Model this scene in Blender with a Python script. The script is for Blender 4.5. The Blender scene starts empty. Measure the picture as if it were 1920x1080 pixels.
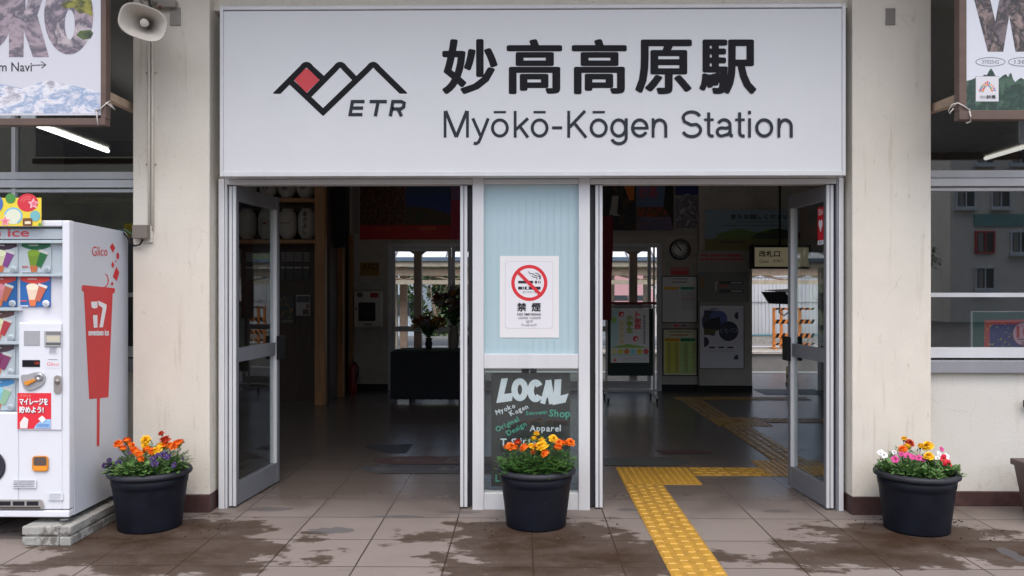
import bpy, bmesh, math, random
from math import sin, cos, pi, radians, sqrt, atan2, hypot
from mathutils import Vector, Matrix
from mathutils.geometry import tessellate_polygon
C = bpy.context.scene.collection
rnd = random.Random(7)

# ------------------------------------------------------------------ camera, sky, sun, exposure
FPX = 1560.0                       # focal length in pixels of a 1920 wide frame
YAW = radians(0.77)
EYE = 1.5
cam = bpy.data.objects.new('camera', bpy.data.cameras.new('camera'))
C.objects.link(cam)
cam.location = (0, 0, EYE)
cam.rotation_euler = (pi/2, 0, YAW)
cam.data.sensor_width = 36
cam.data.lens = FPX/1920*36
cam.data.clip_start = 0.05
cam.data.clip_end = 2000
bpy.context.scene.camera = cam

SUN_EL, SUN_ROT = radians(64), radians(170)
world = bpy.data.worlds.new('World')
bpy.context.scene.world = world
world.use_nodes = True
wn = world.node_tree
sky = wn.nodes.new('ShaderNodeTexSky')
sky.sky_type = 'NISHITA'
sky.sun_disc = False
sky.sun_elevation = SUN_EL
sky.sun_rotation = SUN_ROT
sky.air_density = 0.7
sky.dust_density = 4.0
sky.ozone_density = 0.6
wn.links.new(sky.outputs[0], wn.nodes['Background'].inputs[0])
wn.nodes['Background'].inputs[1].default_value = 0.15

sl = bpy.data.lights.new('sun', 'SUN')
sl.energy = 1.3
sl.angle = radians(150)
sl.color = (0.97, 0.985, 0.98)
sun = bpy.data.objects.new('sun', sl)
C.objects.link(sun)
sd = Vector((sin(SUN_ROT)*cos(SUN_EL), cos(SUN_ROT)*cos(SUN_EL), sin(SUN_EL)))
sun.rotation_euler = sd.to_track_quat('Z', 'Y').to_euler()
sun.location = (0, -20, 30)

vs = bpy.context.scene.view_settings
bpy.context.scene.display_settings.display_device = 'sRGB'
vs.view_transform = 'Standard'
vs.look = 'None'
vs.exposure = 0.85
vs.gamma = 1

# ------------------------------------------------------------------ measuring helpers
def at(px, py, Y):
    """the point of the plane at depth Y that the photograph shows at pixel px, py"""
    u = (px-960)/FPX; v = (540-py)/FPX
    d = Vector((-sin(YAW)+u*cos(YAW), cos(YAW)+u*sin(YAW), v))
    t = Y/d.y
    return Vector((d.x*t, Y, EYE+d.z*t))
def atx(px, py, X):
    u = (px-960)/FPX; v = (540-py)/FPX
    d = Vector((-sin(YAW)+u*cos(YAW), cos(YAW)+u*sin(YAW), v))
    t = X/d.x
    return Vector((X, d.y*t, EYE+d.z*t))
def atz(px, py, Z=0.0):
    u = (px-960)/FPX; v = (540-py)/FPX
    d = Vector((-sin(YAW)+u*cos(YAW), cos(YAW)+u*sin(YAW), v))
    t = (Z-EYE)/d.z
    return Vector((d.x*t, d.y*t, Z))
def X(px, Y): return at(px, 540, Y).x
def Z(py, Y, px=960): return at(px, py, Y).z

# ------------------------------------------------------------------ materials
def lin(c):
    return tuple(((x/255)/12.92 if x/255 <= .04045 else ((x/255+.055)/1.055)**2.4) for x in c)
MATS = {}
def mat(name, col, rough=.5, metal=0., var=0., vscale=8., bump=0., bscale=60., spec=.5, emit=0., coat=0., stretch=None, dirt=None):
    if name in MATS: return MATS[name]
    m = bpy.data.materials.new(name); m.use_nodes = True
    nt = m.node_tree; b = nt.nodes['Principled BSDF']
    b.inputs['Base Color'].default_value = (*col, 1)
    b.inputs['Roughness'].default_value = rough
    b.inputs['Metallic'].default_value = metal
    b.inputs['Specular IOR Level'].default_value = spec
    b.inputs['Coat Weight'].default_value = coat
    if emit:
        b.inputs['Emission Color'].default_value = (*col, 1)
        b.inputs['Emission Strength'].default_value = emit
    tc = None
    if var or bump or dirt:
        tc = nt.nodes.new('ShaderNodeTexCoord'); mp = nt.nodes.new('ShaderNodeMapping')
        nt.links.new(tc.outputs['Object'], mp.inputs[0])
        if stretch: mp.inputs['Scale'].default_value = stretch
    src = None
    if var:
        n = nt.nodes.new('ShaderNodeTexNoise'); n.inputs['Scale'].default_value = vscale; n.inputs['Detail'].default_value = 6
        n.inputs['Roughness'].default_value = .65
        nt.links.new(mp.outputs[0], n.inputs['Vector'])
        r = nt.nodes.new('ShaderNodeValToRGB')
        r.color_ramp.elements[0].position = .3; r.color_ramp.elements[1].position = .7
        r.color_ramp.elements[0].color = (*[c*(1-var) for c in col], 1)
        r.color_ramp.elements[1].color = (*[min(1, c*(1+var)) for c in col], 1)
        nt.links.new(n.outputs[0], r.inputs[0]); src = r.outputs[0]
        mr = nt.nodes.new('ShaderNodeMapRange'); mr.inputs[3].default_value = max(0, rough-.08); mr.inputs[4].default_value = min(1, rough+.1)
        nt.links.new(n.outputs[0], mr.inputs[0]); nt.links.new(mr.outputs[0], b.inputs['Roughness'])
    if dirt:                                   # (colour, scale, stretch, low, high, amount): stains with a shape of their own
        dc, ds, dst, lo, hi, am = dirt
        mp2 = nt.nodes.new('ShaderNodeMapping'); mp2.inputs['Scale'].default_value = dst
        nt.links.new(tc.outputs['Object'], mp2.inputs[0])
        n2 = nt.nodes.new('ShaderNodeTexNoise'); n2.inputs['Scale'].default_value = ds; n2.inputs['Detail'].default_value = 8; n2.inputs['Roughness'].default_value = .7
        nt.links.new(mp2.outputs[0], n2.inputs['Vector'])
        mr2 = nt.nodes.new('ShaderNodeMapRange'); mr2.inputs[1].default_value = lo; mr2.inputs[2].default_value = hi; mr2.inputs[4].default_value = am
        nt.links.new(n2.outputs[0], mr2.inputs[0])
        mx = nt.nodes.new('ShaderNodeMix'); mx.data_type = 'RGBA'
        nt.links.new(mr2.outputs[0], mx.inputs['Factor'])
        if src: nt.links.new(src, mx.inputs['A'])
        else: mx.inputs['A'].default_value = (*col, 1)
        mx.inputs['B'].default_value = (*dc, 1); src = mx.outputs['Result']
    if src: nt.links.new(src, b.inputs['Base Color'])
    if bump:
        n3 = nt.nodes.new('ShaderNodeTexNoise'); n3.inputs['Scale'].default_value = bscale; n3.inputs['Detail'].default_value = 4
        nt.links.new(mp.outputs[0], n3.inputs['Vector'])
        bp = nt.nodes.new('ShaderNodeBump'); bp.inputs['Strength'].default_value = bump; bp.inputs['Distance'].default_value = .01
        nt.links.new(n3.outputs[0], bp.inputs['Height']); nt.links.new(bp.outputs[0], b.inputs['Normal'])
    MATS[name] = m
    return m

def glass(name, tint=(1, 1, 1), r0=.05, rough=0.0):
    """clear pane: straight-through light plus a mirror that grows at glancing angles"""
    if name in MATS: return MATS[name]
    m = bpy.data.materials.new(name); m.use_nodes = True
    nt = m.node_tree; nt.nodes.clear()
    o = nt.nodes.new('ShaderNodeOutputMaterial'); mx = nt.nodes.new('ShaderNodeMixShader')
    t = nt.nodes.new('ShaderNodeBsdfTransparent'); g = nt.nodes.new('ShaderNodeBsdfGlossy'); f = nt.nodes.new('ShaderNodeLayerWeight')
    p = nt.nodes.new('ShaderNodeMath'); p.operation = 'POWER'; p.inputs[1].default_value = 5
    q = nt.nodes.new('ShaderNodeMath'); q.operation = 'MULTIPLY_ADD'; q.inputs[1].default_value = 1-r0; q.inputs[2].default_value = r0
    t.inputs[0].default_value = (*tint, 1); g.inputs['Roughness'].default_value = rough
    nt.links.new(f.outputs['Facing'], p.inputs[0]); nt.links.new(p.outputs[0], q.inputs[0]); nt.links.new(q.outputs[0], mx.inputs[0])
    nt.links.new(t.outputs[0], mx.inputs[1]); nt.links.new(g.outputs[0], mx.inputs[2]); nt.links.new(mx.outputs[0], o.inputs[0])
    MATS[name] = m
    return m

def photo(name, cols, scale, stretch=(1, 1, 1), detail=6, rough=.45, dist=0.):
    """a printed picture: colour blotches from noise"""
    if name in MATS: return MATS[name]
    m = bpy.data.materials.new(name); m.use_nodes = True
    nt = m.node_tree; b = nt.nodes['Principled BSDF']; b.inputs['Roughness'].default_value = rough
    tc = nt.nodes.new('ShaderNodeTexCoord'); mp = nt.nodes.new('ShaderNodeMapping'); mp.inputs['Scale'].default_value = stretch
    nt.links.new(tc.outputs['Object'], mp.inputs[0])
    n = nt.nodes.new('ShaderNodeTexNoise'); n.inputs['Scale'].default_value = scale; n.inputs['Detail'].default_value = detail
    n.inputs['Roughness'].default_value = .62; n.inputs['Distortion'].default_value = dist
    nt.links.new(mp.outputs[0], n.inputs['Vector'])
    r = nt.nodes.new('ShaderNodeValToRGB'); e = r.color_ramp.elements
    while len(e) < len(cols): e.new(.5)
    for i, c in enumerate(cols):
        e[i].position = .28+.44*i/(len(cols)-1); e[i].color = (*lin(c), 1)
    nt.links.new(n.outputs[0], r.inputs[0]); nt.links.new(r.outputs[0], b.inputs['Base Color'])
    MATS[name] = m
    return m

def flat(c, rough=.5): 
    n = 'print_%d_%d_%d' % tuple(c)
    return mat(n, lin(c), rough)

POTS = [(-2.352, 5.215), (0.082, 5.29), (2.452, 5.22)]

def floor_mat():
    m = bpy.data.materials.new('paving_tiles'); m.use_nodes = True
    nt = m.node_tree; L = nt.links.new; N = nt.nodes.new
    b = nt.nodes['Principled BSDF']
    tc = N('ShaderNodeTexCoord'); P = tc.outputs['Object']
    def math_(op, a, c=None, clamp=False):
        n = N('ShaderNodeMath'); n.operation = op; n.use_clamp = clamp
        for i, x in enumerate((a, c)):
            if x is None: continue
            if isinstance(x, (int, float)): n.inputs[i].default_value = x
            else: L(x, n.inputs[i])
        return n.outputs[0]
    def noise(scale, detail=6, rough=.6, stretch=(1, 1, 1), off=(0, 0, 0)):
        mp = N('ShaderNodeMapping'); mp.inputs['Scale'].default_value = stretch; mp.inputs['Location'].default_value = off; L(P, mp.inputs[0])
        n = N('ShaderNodeTexNoise'); n.inputs['Scale'].default_value = scale; n.inputs['Detail'].default_value = detail; n.inputs['Roughness'].default_value = rough
        L(mp.outputs[0], n.inputs['Vector']); return n.outputs[0]
    def ramp(f, lo, hi):
        n = N('ShaderNodeMapRange'); n.interpolation_type = 'SMOOTHSTEP'; n.inputs[1].default_value = lo; n.inputs[2].default_value = hi; L(f, n.inputs[0]); return n.outputs[0]
    def mix(f, a, c):
        n = N('ShaderNodeMix'); n.data_type = 'RGBA'; L(f, n.inputs['Factor'])
        for k, x in (('A', a), ('B', c)):
            if isinstance(x, tuple): n.inputs[k].default_value = (*x, 1)
            else: L(x, n.inputs[k])
        return n.outputs['Result']
    br = N('ShaderNodeTexBrick'); br.offset = 0; br.squash = 1
    mp = N('ShaderNodeMapping'); mp.inputs['Location'].default_value = (-0.056, -0.15, 0); L(P, mp.inputs[0]); 
    # wobble the joints a little
    nz = N('ShaderNodeTexNoise'); nz.inputs['Scale'].default_value = 9; nz.inputs['Detail'].default_value = 4; L(P, nz.inputs['Vector'])
    vm = N('ShaderNodeVectorMath'); vm.operation = 'MULTIPLY_ADD'; L(nz.outputs['Color'], vm.inputs[0]); vm.inputs[1].default_value = (.004, .004, 0); L(mp.outputs[0], vm.inputs[2])
    L(vm.outputs[0], br.inputs['Vector'])
    br.inputs['Scale'].default_value = 1; br.inputs['Brick Width'].default_value = .48; br.inputs['Row Height'].default_value = .48
    br.inputs['Mortar Size'].default_value = .0055; br.inputs['Mortar Smooth'].default_value = .3; br.inputs['Bias'].default_value = 0
    br.inputs['Color1'].default_value = (.195, .168, .153, 1); br.inputs['Color2'].default_value = (.23, .20, .183, 1); br.inputs['Mortar'].default_value = (.028, .020, .017, 1)
    base = br.outputs['Color']
    fine = noise(160, 4, .7); big = noise(2.2, 6, .65)
    base = mix(math_('MULTIPLY', ramp(fine, .35, .75), .35), base, (.22, .19, .172))
    base = mix(math_('MULTIPLY', ramp(big, .45, .75), .22), base, (.125, .105, .095))
    # grey cement repairs on the step line
    # wet soil round the pots: distance to each pot pushed through noise
    wet = None
    spots = [(-2.25, 5.02, 1.0, .62, .75), (-1.95, 4.62, 1.15, .55, .62), (.05, 4.98, .95, .62, .72), (.35, 4.62, 1.15, .55, .68), (-.05, 4.45, .45, .5, .6),
             (2.35, 4.98, .95, .55, .78), (1.95, 4.72, .85, .42, .7), (2.85, 4.75, .85, .42, .6), (-3.1, 4.35, .7, .25, .4), (-1.75, 5.1, .35, .35, .45), (-1.3, 4.95, .25, .25, .42)]
    for (sx, sy, rx, ry, am) in spots:
        mp = N('ShaderNodeMapping'); mp.inputs['Location'].default_value = (-sx/rx, -sy/ry, 0); mp.inputs['Scale'].default_value = (1/rx, 1/ry, 0); L(P, mp.inputs[0])
        ln = N('ShaderNodeVectorMath'); ln.operation = 'LENGTH'; L(mp.outputs[0], ln.inputs[0])
        f = math_('MULTIPLY', math_('SUBTRACT', 1.0, ln.outputs['Value'], True), am)
        wet = f if wet is None else math_('MAXIMUM', wet, f)
    wn_ = noise(3.2, 8, .62, (1, 1.5, 1), (4, 2, 0))
    wv = math_('ADD', wet, math_('MULTIPLY', math_('SUBTRACT', wn_, .5), 1.35))
    wm = ramp(wv, .185, .285)
    wm = math_('MULTIPLY', wm, ramp(wet, .0, .06))
    deep = ramp(wv, .3, .75)
    mud = mix(noise(14, 6, .7), (.024, .0135, .008), (.062, .039, .025))
    mud = mix(math_('MULTIPLY', ramp(noise(5, 5, .6, (1, 1, 1), (9, 1, 0)), .5, .75), .6), mud, (.080, .060, .048))
    mudded = mix(math_('ADD', math_('MULTIPLY', deep, .2), .8), base, mud)
    col = mix(wm, base, mudded)
    # specks of soil everywhere outdoors
    sp = math_('MULTIPLY', ramp(noise(38, 3, .5, (1, 1, 1), (3, 8, 0)), .70, .73), ramp(noise(1.7, 3, .5), .42, .6))
    col = mix(math_('MULTIPLY', sp, .75), col, (.05, .034, .024))
    col = mix(math_('MULTIPLY', ramp(noise(55, 2, .5, (1, 1, 1), (1, 5, 0)), .755, .77), .7), col, (.42, .38, .33))
    # grey cement patches
    patch = None
    for (sx, sy, rx, ry) in [(-1.18, 5.13, .2, .09), (-.83, 5.45, .25, .05), (-.42, 5.56, .2, .05), (-1.72, 5.62, .22, .08), (.72, 5.64, .13, .05), (1.72, 5.62, .14, .06), (2.75, 4.72, .06, .2)]:
        mp = N('ShaderNodeMapping'); mp.inputs['Location'].default_value = (-sx/rx, -sy/ry, 0); mp.inputs['Scale'].default_value = (1/rx, 1/ry, 0); L(P, mp.inputs[0])
        ln = N('ShaderNodeVectorMath'); ln.operation = 'LENGTH'; L(mp.outputs[0], ln.inputs[0])
        f = math_('SUBTRACT', 1.0, ln.outputs['Value'], True)
        patch = f if patch is None else math_('MAXIMUM', patch, f)
    pm = ramp(math_('ADD', patch, math_('MULTIPLY', math_('SUBTRACT', noise(11, 5), .5), 1.1)), .26, .34)
    pm = math_('MULTIPLY', pm, ramp(patch, 0, .1))
    col = mix(math_('MULTIPLY', pm, .8), col, (.098, .098, .105))
    # indoor part of the floor is polished, with the hall's shade mixed into its colour
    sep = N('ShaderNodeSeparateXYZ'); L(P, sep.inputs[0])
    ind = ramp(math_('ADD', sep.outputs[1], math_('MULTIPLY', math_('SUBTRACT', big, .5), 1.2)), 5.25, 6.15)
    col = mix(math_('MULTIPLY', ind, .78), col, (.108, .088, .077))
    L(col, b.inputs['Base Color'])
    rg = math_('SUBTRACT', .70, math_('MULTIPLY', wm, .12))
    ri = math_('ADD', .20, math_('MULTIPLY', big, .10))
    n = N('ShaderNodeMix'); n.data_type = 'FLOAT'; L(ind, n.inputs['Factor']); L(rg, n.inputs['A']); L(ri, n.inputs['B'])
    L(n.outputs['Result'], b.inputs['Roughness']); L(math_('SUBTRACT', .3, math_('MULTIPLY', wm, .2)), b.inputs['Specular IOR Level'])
    hgt = math_('ADD', math_('MULTIPLY', math_('SUBTRACT', 1, br.outputs['Fac']), .6), math_('MULTIPLY', fine, .12))
    bp = N('ShaderNodeBump'); bp.inputs['Strength'].default_value = .35; bp.inputs['Distance'].default_value = .006
    L(hgt, bp.inputs['Height']); L(bp.outputs[0], b.inputs['Normal'])
    return m

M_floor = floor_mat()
M_plaster = mat('cream_plaster', (.66, .625, .545), .85, var=.045, vscale=3, bump=.25, bscale=110, dirt=((.27, .20, .13), 26, (1.1, 1, .45), .60, .76, .65))
M_plaster2 = mat('cream_plaster_low', (.63, .615, .56), .85, var=.03, vscale=3, bump=.25, bscale=110)
def weather(m):
    nt = m.node_tree; L = nt.links.new; N = nt.nodes.new; b = nt.nodes['Principled BSDF']; src = b.inputs['Base Color'].links[0].from_socket
    tc = N('ShaderNodeTexCoord'); sp = N('ShaderNodeSeparateXYZ'); L(tc.outputs['Object'], sp.inputs[0])
    def mr(f, a, c, lo=0., hi=1.):
        n = N('ShaderNodeMapRange'); n.inputs[1].default_value = a; n.inputs[2].default_value = c; n.inputs[3].default_value = lo; n.inputs[4].default_value = hi; L(f, n.inputs[0]); return n.outputs[0]
    def ns(sc, st, det=6):
        mp = N('ShaderNodeMapping'); mp.inputs['Scale'].default_value = st; L(tc.outputs['Object'], mp.inputs[0])
        n = N('ShaderNodeTexNoise'); n.inputs['Scale'].default_value = sc; n.inputs['Detail'].default_value = det; n.inputs['Roughness'].default_value = .65; L(mp.outputs[0], n.inputs['Vector']); return n.outputs[0]
    def mul(a, c):
        n = N('ShaderNodeMath'); n.operation = 'MULTIPLY'; n.use_clamp = True
        for i, x in enumerate((a, c)):
            if isinstance(x, float): n.inputs[i].default_value = x
            else: L(x, n.inputs[i])
        return n.outputs[0]
    def mix(f, a, c):
        n = N('ShaderNodeMix'); n.data_type = 'RGBA'; L(f, n.inputs['Factor']); L(a, n.inputs['A']); n.inputs['B'].default_value = (*c, 1); return n.outputs['Result']
    splash = mul(mr(sp.outputs[2], .12, .42, 1, 0), mr(ns(22, (1, 1, 1)), .52, .66, 0, .28))
    col = mix(splash, src, (.33, .27, .21))
    drip = mul(mr(ns(7, (2.2, 2.2, .16), 5), .56, .70), mr(ns(1.3, (1, 1, .6), 2), .42, .60, 0, .55))
    col = mix(drip, col, (.40, .33, .24))
    vo = N('ShaderNodeTexVoronoi'); vo.feature = 'DISTANCE_TO_EDGE'; vo.inputs['Scale'].default_value = 1.5; vo.inputs['Randomness'].default_value = 1
    nz = N('ShaderNodeTexNoise'); nz.inputs['Scale'].default_value = 6; nz.inputs['Detail'].default_value = 6; L(tc.outputs['Object'], nz.inputs['Vector'])
    vm = N('ShaderNodeVectorMath'); vm.operation = 'MULTIPLY_ADD'; L(nz.outputs['Color'], vm.inputs[0]); vm.inputs[1].default_value = (.16, .16, .16); L(tc.outputs['Object'], vm.inputs[2]); L(vm.outputs[0], vo.inputs['Vector'])
    crack = mul(mr(vo.outputs['Distance'], .0012, .0032, .4, 0), mr(ns(1.7, (1, 1, 1), 2), .56, .62))
    col = mix(crack, col, (.30, .26, .21))
    L(col, b.inputs['Base Color'])
weather(M_plaster); weather(M_plaster2)
M_base = mat('maroon_skirting', (.060, .028, .026), .55, var=.35, vscale=14, bump=.1, dirt=((.22, .17, .14), 16, (1, 1, 1), .64, .72, .6))
M_alw = mat('white_aluminium', (.59, .605, .62), .38, var=.06, vscale=5, stretch=(1, 1, .3), dirt=((.22, .2, .18), 30, (1, 1, .4), .68, .76, .5))
M_alg = mat('grey_aluminium', (.30, .31, .335), .36, metal=.25, var=.08, vscale=5, stretch=(1, 1, .3))
M_alin = mat('sliding_door_aluminium', (.56, .56, .57), .4, var=.06)
M_ald = mat('dark_channel', (.028, .03, .036), .5)
M_alr = mat('door_rail_aluminium', (.23, .24, .27), .36, metal=.3, var=.06, vscale=6, stretch=(1, 1, .3))
M_black = mat('black_plastic', (.008, .0085, .011), .45, spec=.25)
M_sign = mat('sign_white', (.625, .645, .655), .42, var=.02, vscale=2, dirt=((.35, .33, .3), 26, (1, 1, .5), .735, .77, .5))
M_ink = mat('sign_black', (.006, .006, .009), .6, spec=.2)
M_ink2 = mat('sign_slate', (.028, .032, .042), .6, spec=.2)
M_red = mat('sign_red', (.55, .035, .045), .45)
M_pot = mat('pot_plastic', (.0055, .0072, .0135), .5, spec=.25, var=.3, vscale=9, bump=.06, bscale=30, dirt=((.30, .26, .20), 17, (1, 1, 1), .70, .73, .7))
M_potrim = mat('pot_rim_plastic', (.022, .024, .032), .55, spec=.35, var=.3, vscale=14, bump=.15, bscale=40)
M_soil = mat('soil', (.035, .022, .015), .95, var=.6, vscale=40, bump=.8, bscale=70)
M_yel = mat('tactile_yellow', (.46, .26, .035), .5, var=.16, vscale=12, bump=.1, bscale=90, dirt=((.16, .10, .04), 24, (1, 1, 1), .56, .74, .7))
M_yelb = mat('tactile_bed_shade', (.40, .225, .032), .6, var=.2, vscale=12, dirt=((.17, .11, .05), 26, (1, 1, 1), .5, .66, .6))  # darker bed colour paints in the shading between the bars, plus some dirt
M_yelb2 = mat('tactile_bed_shade_worn', (.22, .13, .04), .4, var=.2, vscale=12)  # worn stretch: shade round the bars put into the bed colour
M_yel2 = mat('tactile_yellow_worn', (.40, .225, .045), .28, var=.2, vscale=9, bump=.08, bscale=90, dirt=((.12, .08, .04), 20, (1, 1, 1), .55, .75, .7))
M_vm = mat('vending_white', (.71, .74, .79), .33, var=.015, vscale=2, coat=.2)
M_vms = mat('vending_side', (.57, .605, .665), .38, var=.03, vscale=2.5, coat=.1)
M_conc = mat('concrete', (.33, .33, .31), .85, var=.2, vscale=10, bump=.3, bscale=60, dirt=((.10, .09, .075), 9, (1, 1, 1), .52, .6, .8))
M_brown = mat('banner_frame_brown', (.115, .075, .06), .6, var=.2, vscale=10, stretch=(.3, 1, 1))
M_timber = mat('weathered_timber', (.40, .30, .22), .8, var=.3, vscale=14, stretch=(1, .2, 1), bump=.2)
M_pine = mat('pine_post', (.30, .145, .055), .5, var=.25, vscale=7, stretch=(3, 3, .3), dirt=((.07, .03, .012), 18, (1, 1, 1), .72, .76, .9))
M_darkwood = mat('dark_wood', (.042, .022, .014), .5, var=.3, vscale=8, stretch=(3, 1, .3))
M_inwall = mat('interior_concrete', (.47, .44, .395), .8, var=.12, vscale=8, bump=.15, dirt=((.03, .028, .025), 30, (1, 1, 1), .68, .73, .8))
M_inwall2 = mat('interior_plaster', (.50, .475, .43), .85, var=.1)
M_ceil = mat('ceiling_board', (.62, .60, .56), .9, var=.08)
M_room = mat('room_wall', (.07, .058, .046), .9, var=.15)
M_glass = glass('clear_glass', (.93, .96, .96), .04)
M_glassw = glass('window_glass', (.76, .78, .78), .16)
M_glassin = glass('sliding_door_glass', (.95, .97, .97), .03)
M_frost = mat('frosted_glass', (.40, .535, .575), .16, var=.015, vscale=2, coat=.35)
M_paper = mat('white_paper', (.70, .70, .70), .55, var=.02, vscale=4)
M_metal = mat('painted_steel', (.28, .26, .23), .5, var=.15)
M_lampon = mat('fluorescent_lit', (1, .98, .95), .5, emit=8)
M_leaf = mat('marigold_leaf', (.055, .15, .026), .55, var=.45, vscale=30)
M_leaf2 = mat('petunia_leaf', (.095, .20, .052), .55, var=.4, vscale=25)
M_stem = mat('stem_green', (.06, .13, .03), .6)
M_or = mat('petal_orange', (.92, .19, .008), .6, var=.25, vscale=60)
M_ye = mat('petal_yellow', (.90, .52, .012), .6, var=.18, vscale=60)
M_rd = mat('petal_rust', (.50, .045, .008), .6, var=.4, vscale=60)
M_pu = mat('petal_purple', (.032, .009, .10), .55, var=.4, vscale=60)
M_pk = mat('petal_pink', (.55, .05, .24), .55, var=.25, vscale=60)
M_wh = mat('petal_white', (.78, .78, .80), .55, var=.08, vscale=60)
M_cr = mat('petal_crimson', (.60, .010, .03), .55, var=.25, vscale=60)

# ------------------------------------------------------------------ mesh builder
def obj_link(o): C.objects.link(o); return o
def tag(o, label=None, cat=None, group=None, kind=None):
    if label: o['label'] = label
    if cat: o['category'] = cat
    if group: o['group'] = group
    if kind: o['kind'] = kind
    return o
def thing(name, label, cat, loc, group=None):
    o = bpy.data.objects.new(name, None); C.objects.link(o)
    o.location = loc; o.empty_display_size = .1
    return tag(o, label, cat, group)
def root_loc(o):
    v = Vector((0, 0, 0))
    while o is not None:
        v += o.location; o = o.parent
    return v

class MB:
    def __init__(s): s.v = []; s.f = []; s.m = []; s.s = []; s.mats = []
    def mi(s, m):
        if m not in s.mats: s.mats.append(m)
        return s.mats.index(m)
    def add(s, vs_, fs, m, smooth=False):
        k = len(s.v); s.v += [tuple(p) for p in vs_]; i = s.mi(m)
        for f in fs: s.f.append([k+a for a in f]); s.m.append(i); s.s.append(smooth)
        return s
    def box(s, x0, x1, y0, y1, z0, z1, m, M=None):
        p = [Vector((x, y, z)) for z in (z0, z1) for y in (y0, y1) for x in (x0, x1)]
        if M: p = [M @ q for q in p]
        return s.add(p, [(0, 2, 3, 1), (4, 5, 7, 6), (0, 1, 5, 4), (2, 6, 7, 3), (0, 4, 6, 2), (1, 3, 7, 5)], m)
    def hexa(s, p, m):        # eight corners, bottom four counter-clockwise then top four
        return s.add(p, [(3, 2, 1, 0), (4, 5, 6, 7), (0, 1, 5, 4), (1, 2, 6, 5), (2, 3, 7, 6), (3, 0, 4, 7)], m)
    def prism(s, loop, d, m, holes=()):      # loop of Vectors in a plane pushed along the vector d
        loops = [list(loop)]+[list(h) for h in holes]
        flatv = [Vector(p) for l in loops for p in l]; n = len(flatv)
        tri = tessellate_polygon([[Vector(p) for p in l] for l in loops])
        d = Vector(d)
        nn = sum(((flatv[a]-flatv[b]).cross(flatv[c]-flatv[b]) for a, b, c in tri), Vector((0, 0, 0)))
        fs = []
        for a, b, c in tri:
            nr = (flatv[b]-flatv[a]).cross(flatv[c]-flatv[a])
            if nr.dot(d) < 0: a, c = c, a
            fs.append((a+n, b+n, c+n)); fs.append((c, b, a))
        k = 0
        for l in loops:
            for i in range(len(l)):
                j = (i+1) % len(l); fs.append((k+i, k+j, n+k+j, n+k+i))
            k += len(l)
        return s.add(flatv+[p+d for p in flatv], fs, m)
    def lathe(s, prof, c, m, n=32, M=None, smooth=True, sq=None):
        c = Vector(c); vv = []
        for r, z in prof:
            for i in range(n):
                a = 2*pi*i/n; q = Vector((r*cos(a), r*sin(a), z))
                if sq: q.x *= sq[0]; q.y *= sq[1]
                if M: q = M @ q
                vv.append(c+q)
        fs = [(k*n+i, k*n+(i+1) % n, (k+1)*n+(i+1) % n, (k+1)*n+i) for k in range(len(prof)-1) for i in range(n)]
        if prof[0][0] > 1e-6: fs.append(tuple(range(n-1, -1, -1)))
        if prof[-1][0] > 1e-6: fs.append(tuple((len(prof)-1)*n+i for i in range(n)))
        return s.add(vv, fs, m, smooth)
    def tube(s, pts, r, m, n=8, r1=None):
        pts = [Vector(p) for p in pts]; vv = []; up = Vector((0, 0, 1))
        for i, p in enumerate(pts):
            t = (pts[min(i+1, len(pts)-1)]-pts[max(i-1, 0)]).normalized()
            a = t.cross(up) if abs(t.z) < .95 else t.cross(Vector((1, 0, 0))); a.normalize(); b = t.cross(a)
            rr = r if r1 is None else r+(r1-r)*i/(len(pts)-1)
            vv += [p+(a*cos(2*pi*k/n)+b*sin(2*pi*k/n))*rr for k in range(n)]
        fs = [(i*n+k, (i+1)*n+k, (i+1)*n+(k+1) % n, i*n+(k+1) % n) for i in range(len(pts)-1) for k in range(n)]
        fs += [tuple(range(n)), tuple((len(pts)-1)*n+k for k in range(n-1, -1, -1))]
        return s.add(vv, fs, m, True)
    def ball(s, c, r, m, n=12, k=8):
        rx, ry, rz = r if isinstance(r, tuple) else (r, r, r)
        prof = [(sin(pi*i/k), -cos(pi*i/k)) for i in range(k+1)]
        prof[0] = (0, -1); prof[-1] = (0, 1)
        return s.lathe([(a, b) for a, b in prof], c, m, n, Matrix.Diagonal((rx, ry, rz)))
    def build(s, name, parent=None, bevel=0, seg=2, origin=None):
        if parent is not None: o0 = root_loc(parent)
        elif origin is not None: o0 = Vector(origin)
        else:
            xs = [p[0] for p in s.v]; ys = [p[1] for p in s.v]; zs = [p[2] for p in s.v]
            o0 = Vector(((min(xs)+max(xs))/2, (min(ys)+max(ys))/2, min(zs)))
        me = bpy.data.meshes.new(name)
        me.from_pydata([(p[0]-o0.x, p[1]-o0.y, p[2]-o0.z) for p in s.v], [], s.f)
        for m in s.mats: me.materials.append(m)
        me.polygons.foreach_set('material_index', s.m); me.polygons.foreach_set('use_smooth', s.s)
        me.update()
        o = bpy.data.objects.new(name, me); C.objects.link(o)
        if parent is not None: o.parent = parent
        else: o.location = o0
        if bevel:
            b = o.modifiers.new('bevel', 'BEVEL'); b.width = bevel; b.segments = seg; b.limit_method = 'ANGLE'; b.angle_limit = radians(40); b.harden_normals = False
        return o

def build_thing(mb, name, label, cat, group=None, bevel=0):
    return tag(mb.build(name, bevel=bevel), label, cat, group)
def struct(mb, name): return tag(mb.build(name, origin=(0, 0, 0)), kind='structure')

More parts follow.
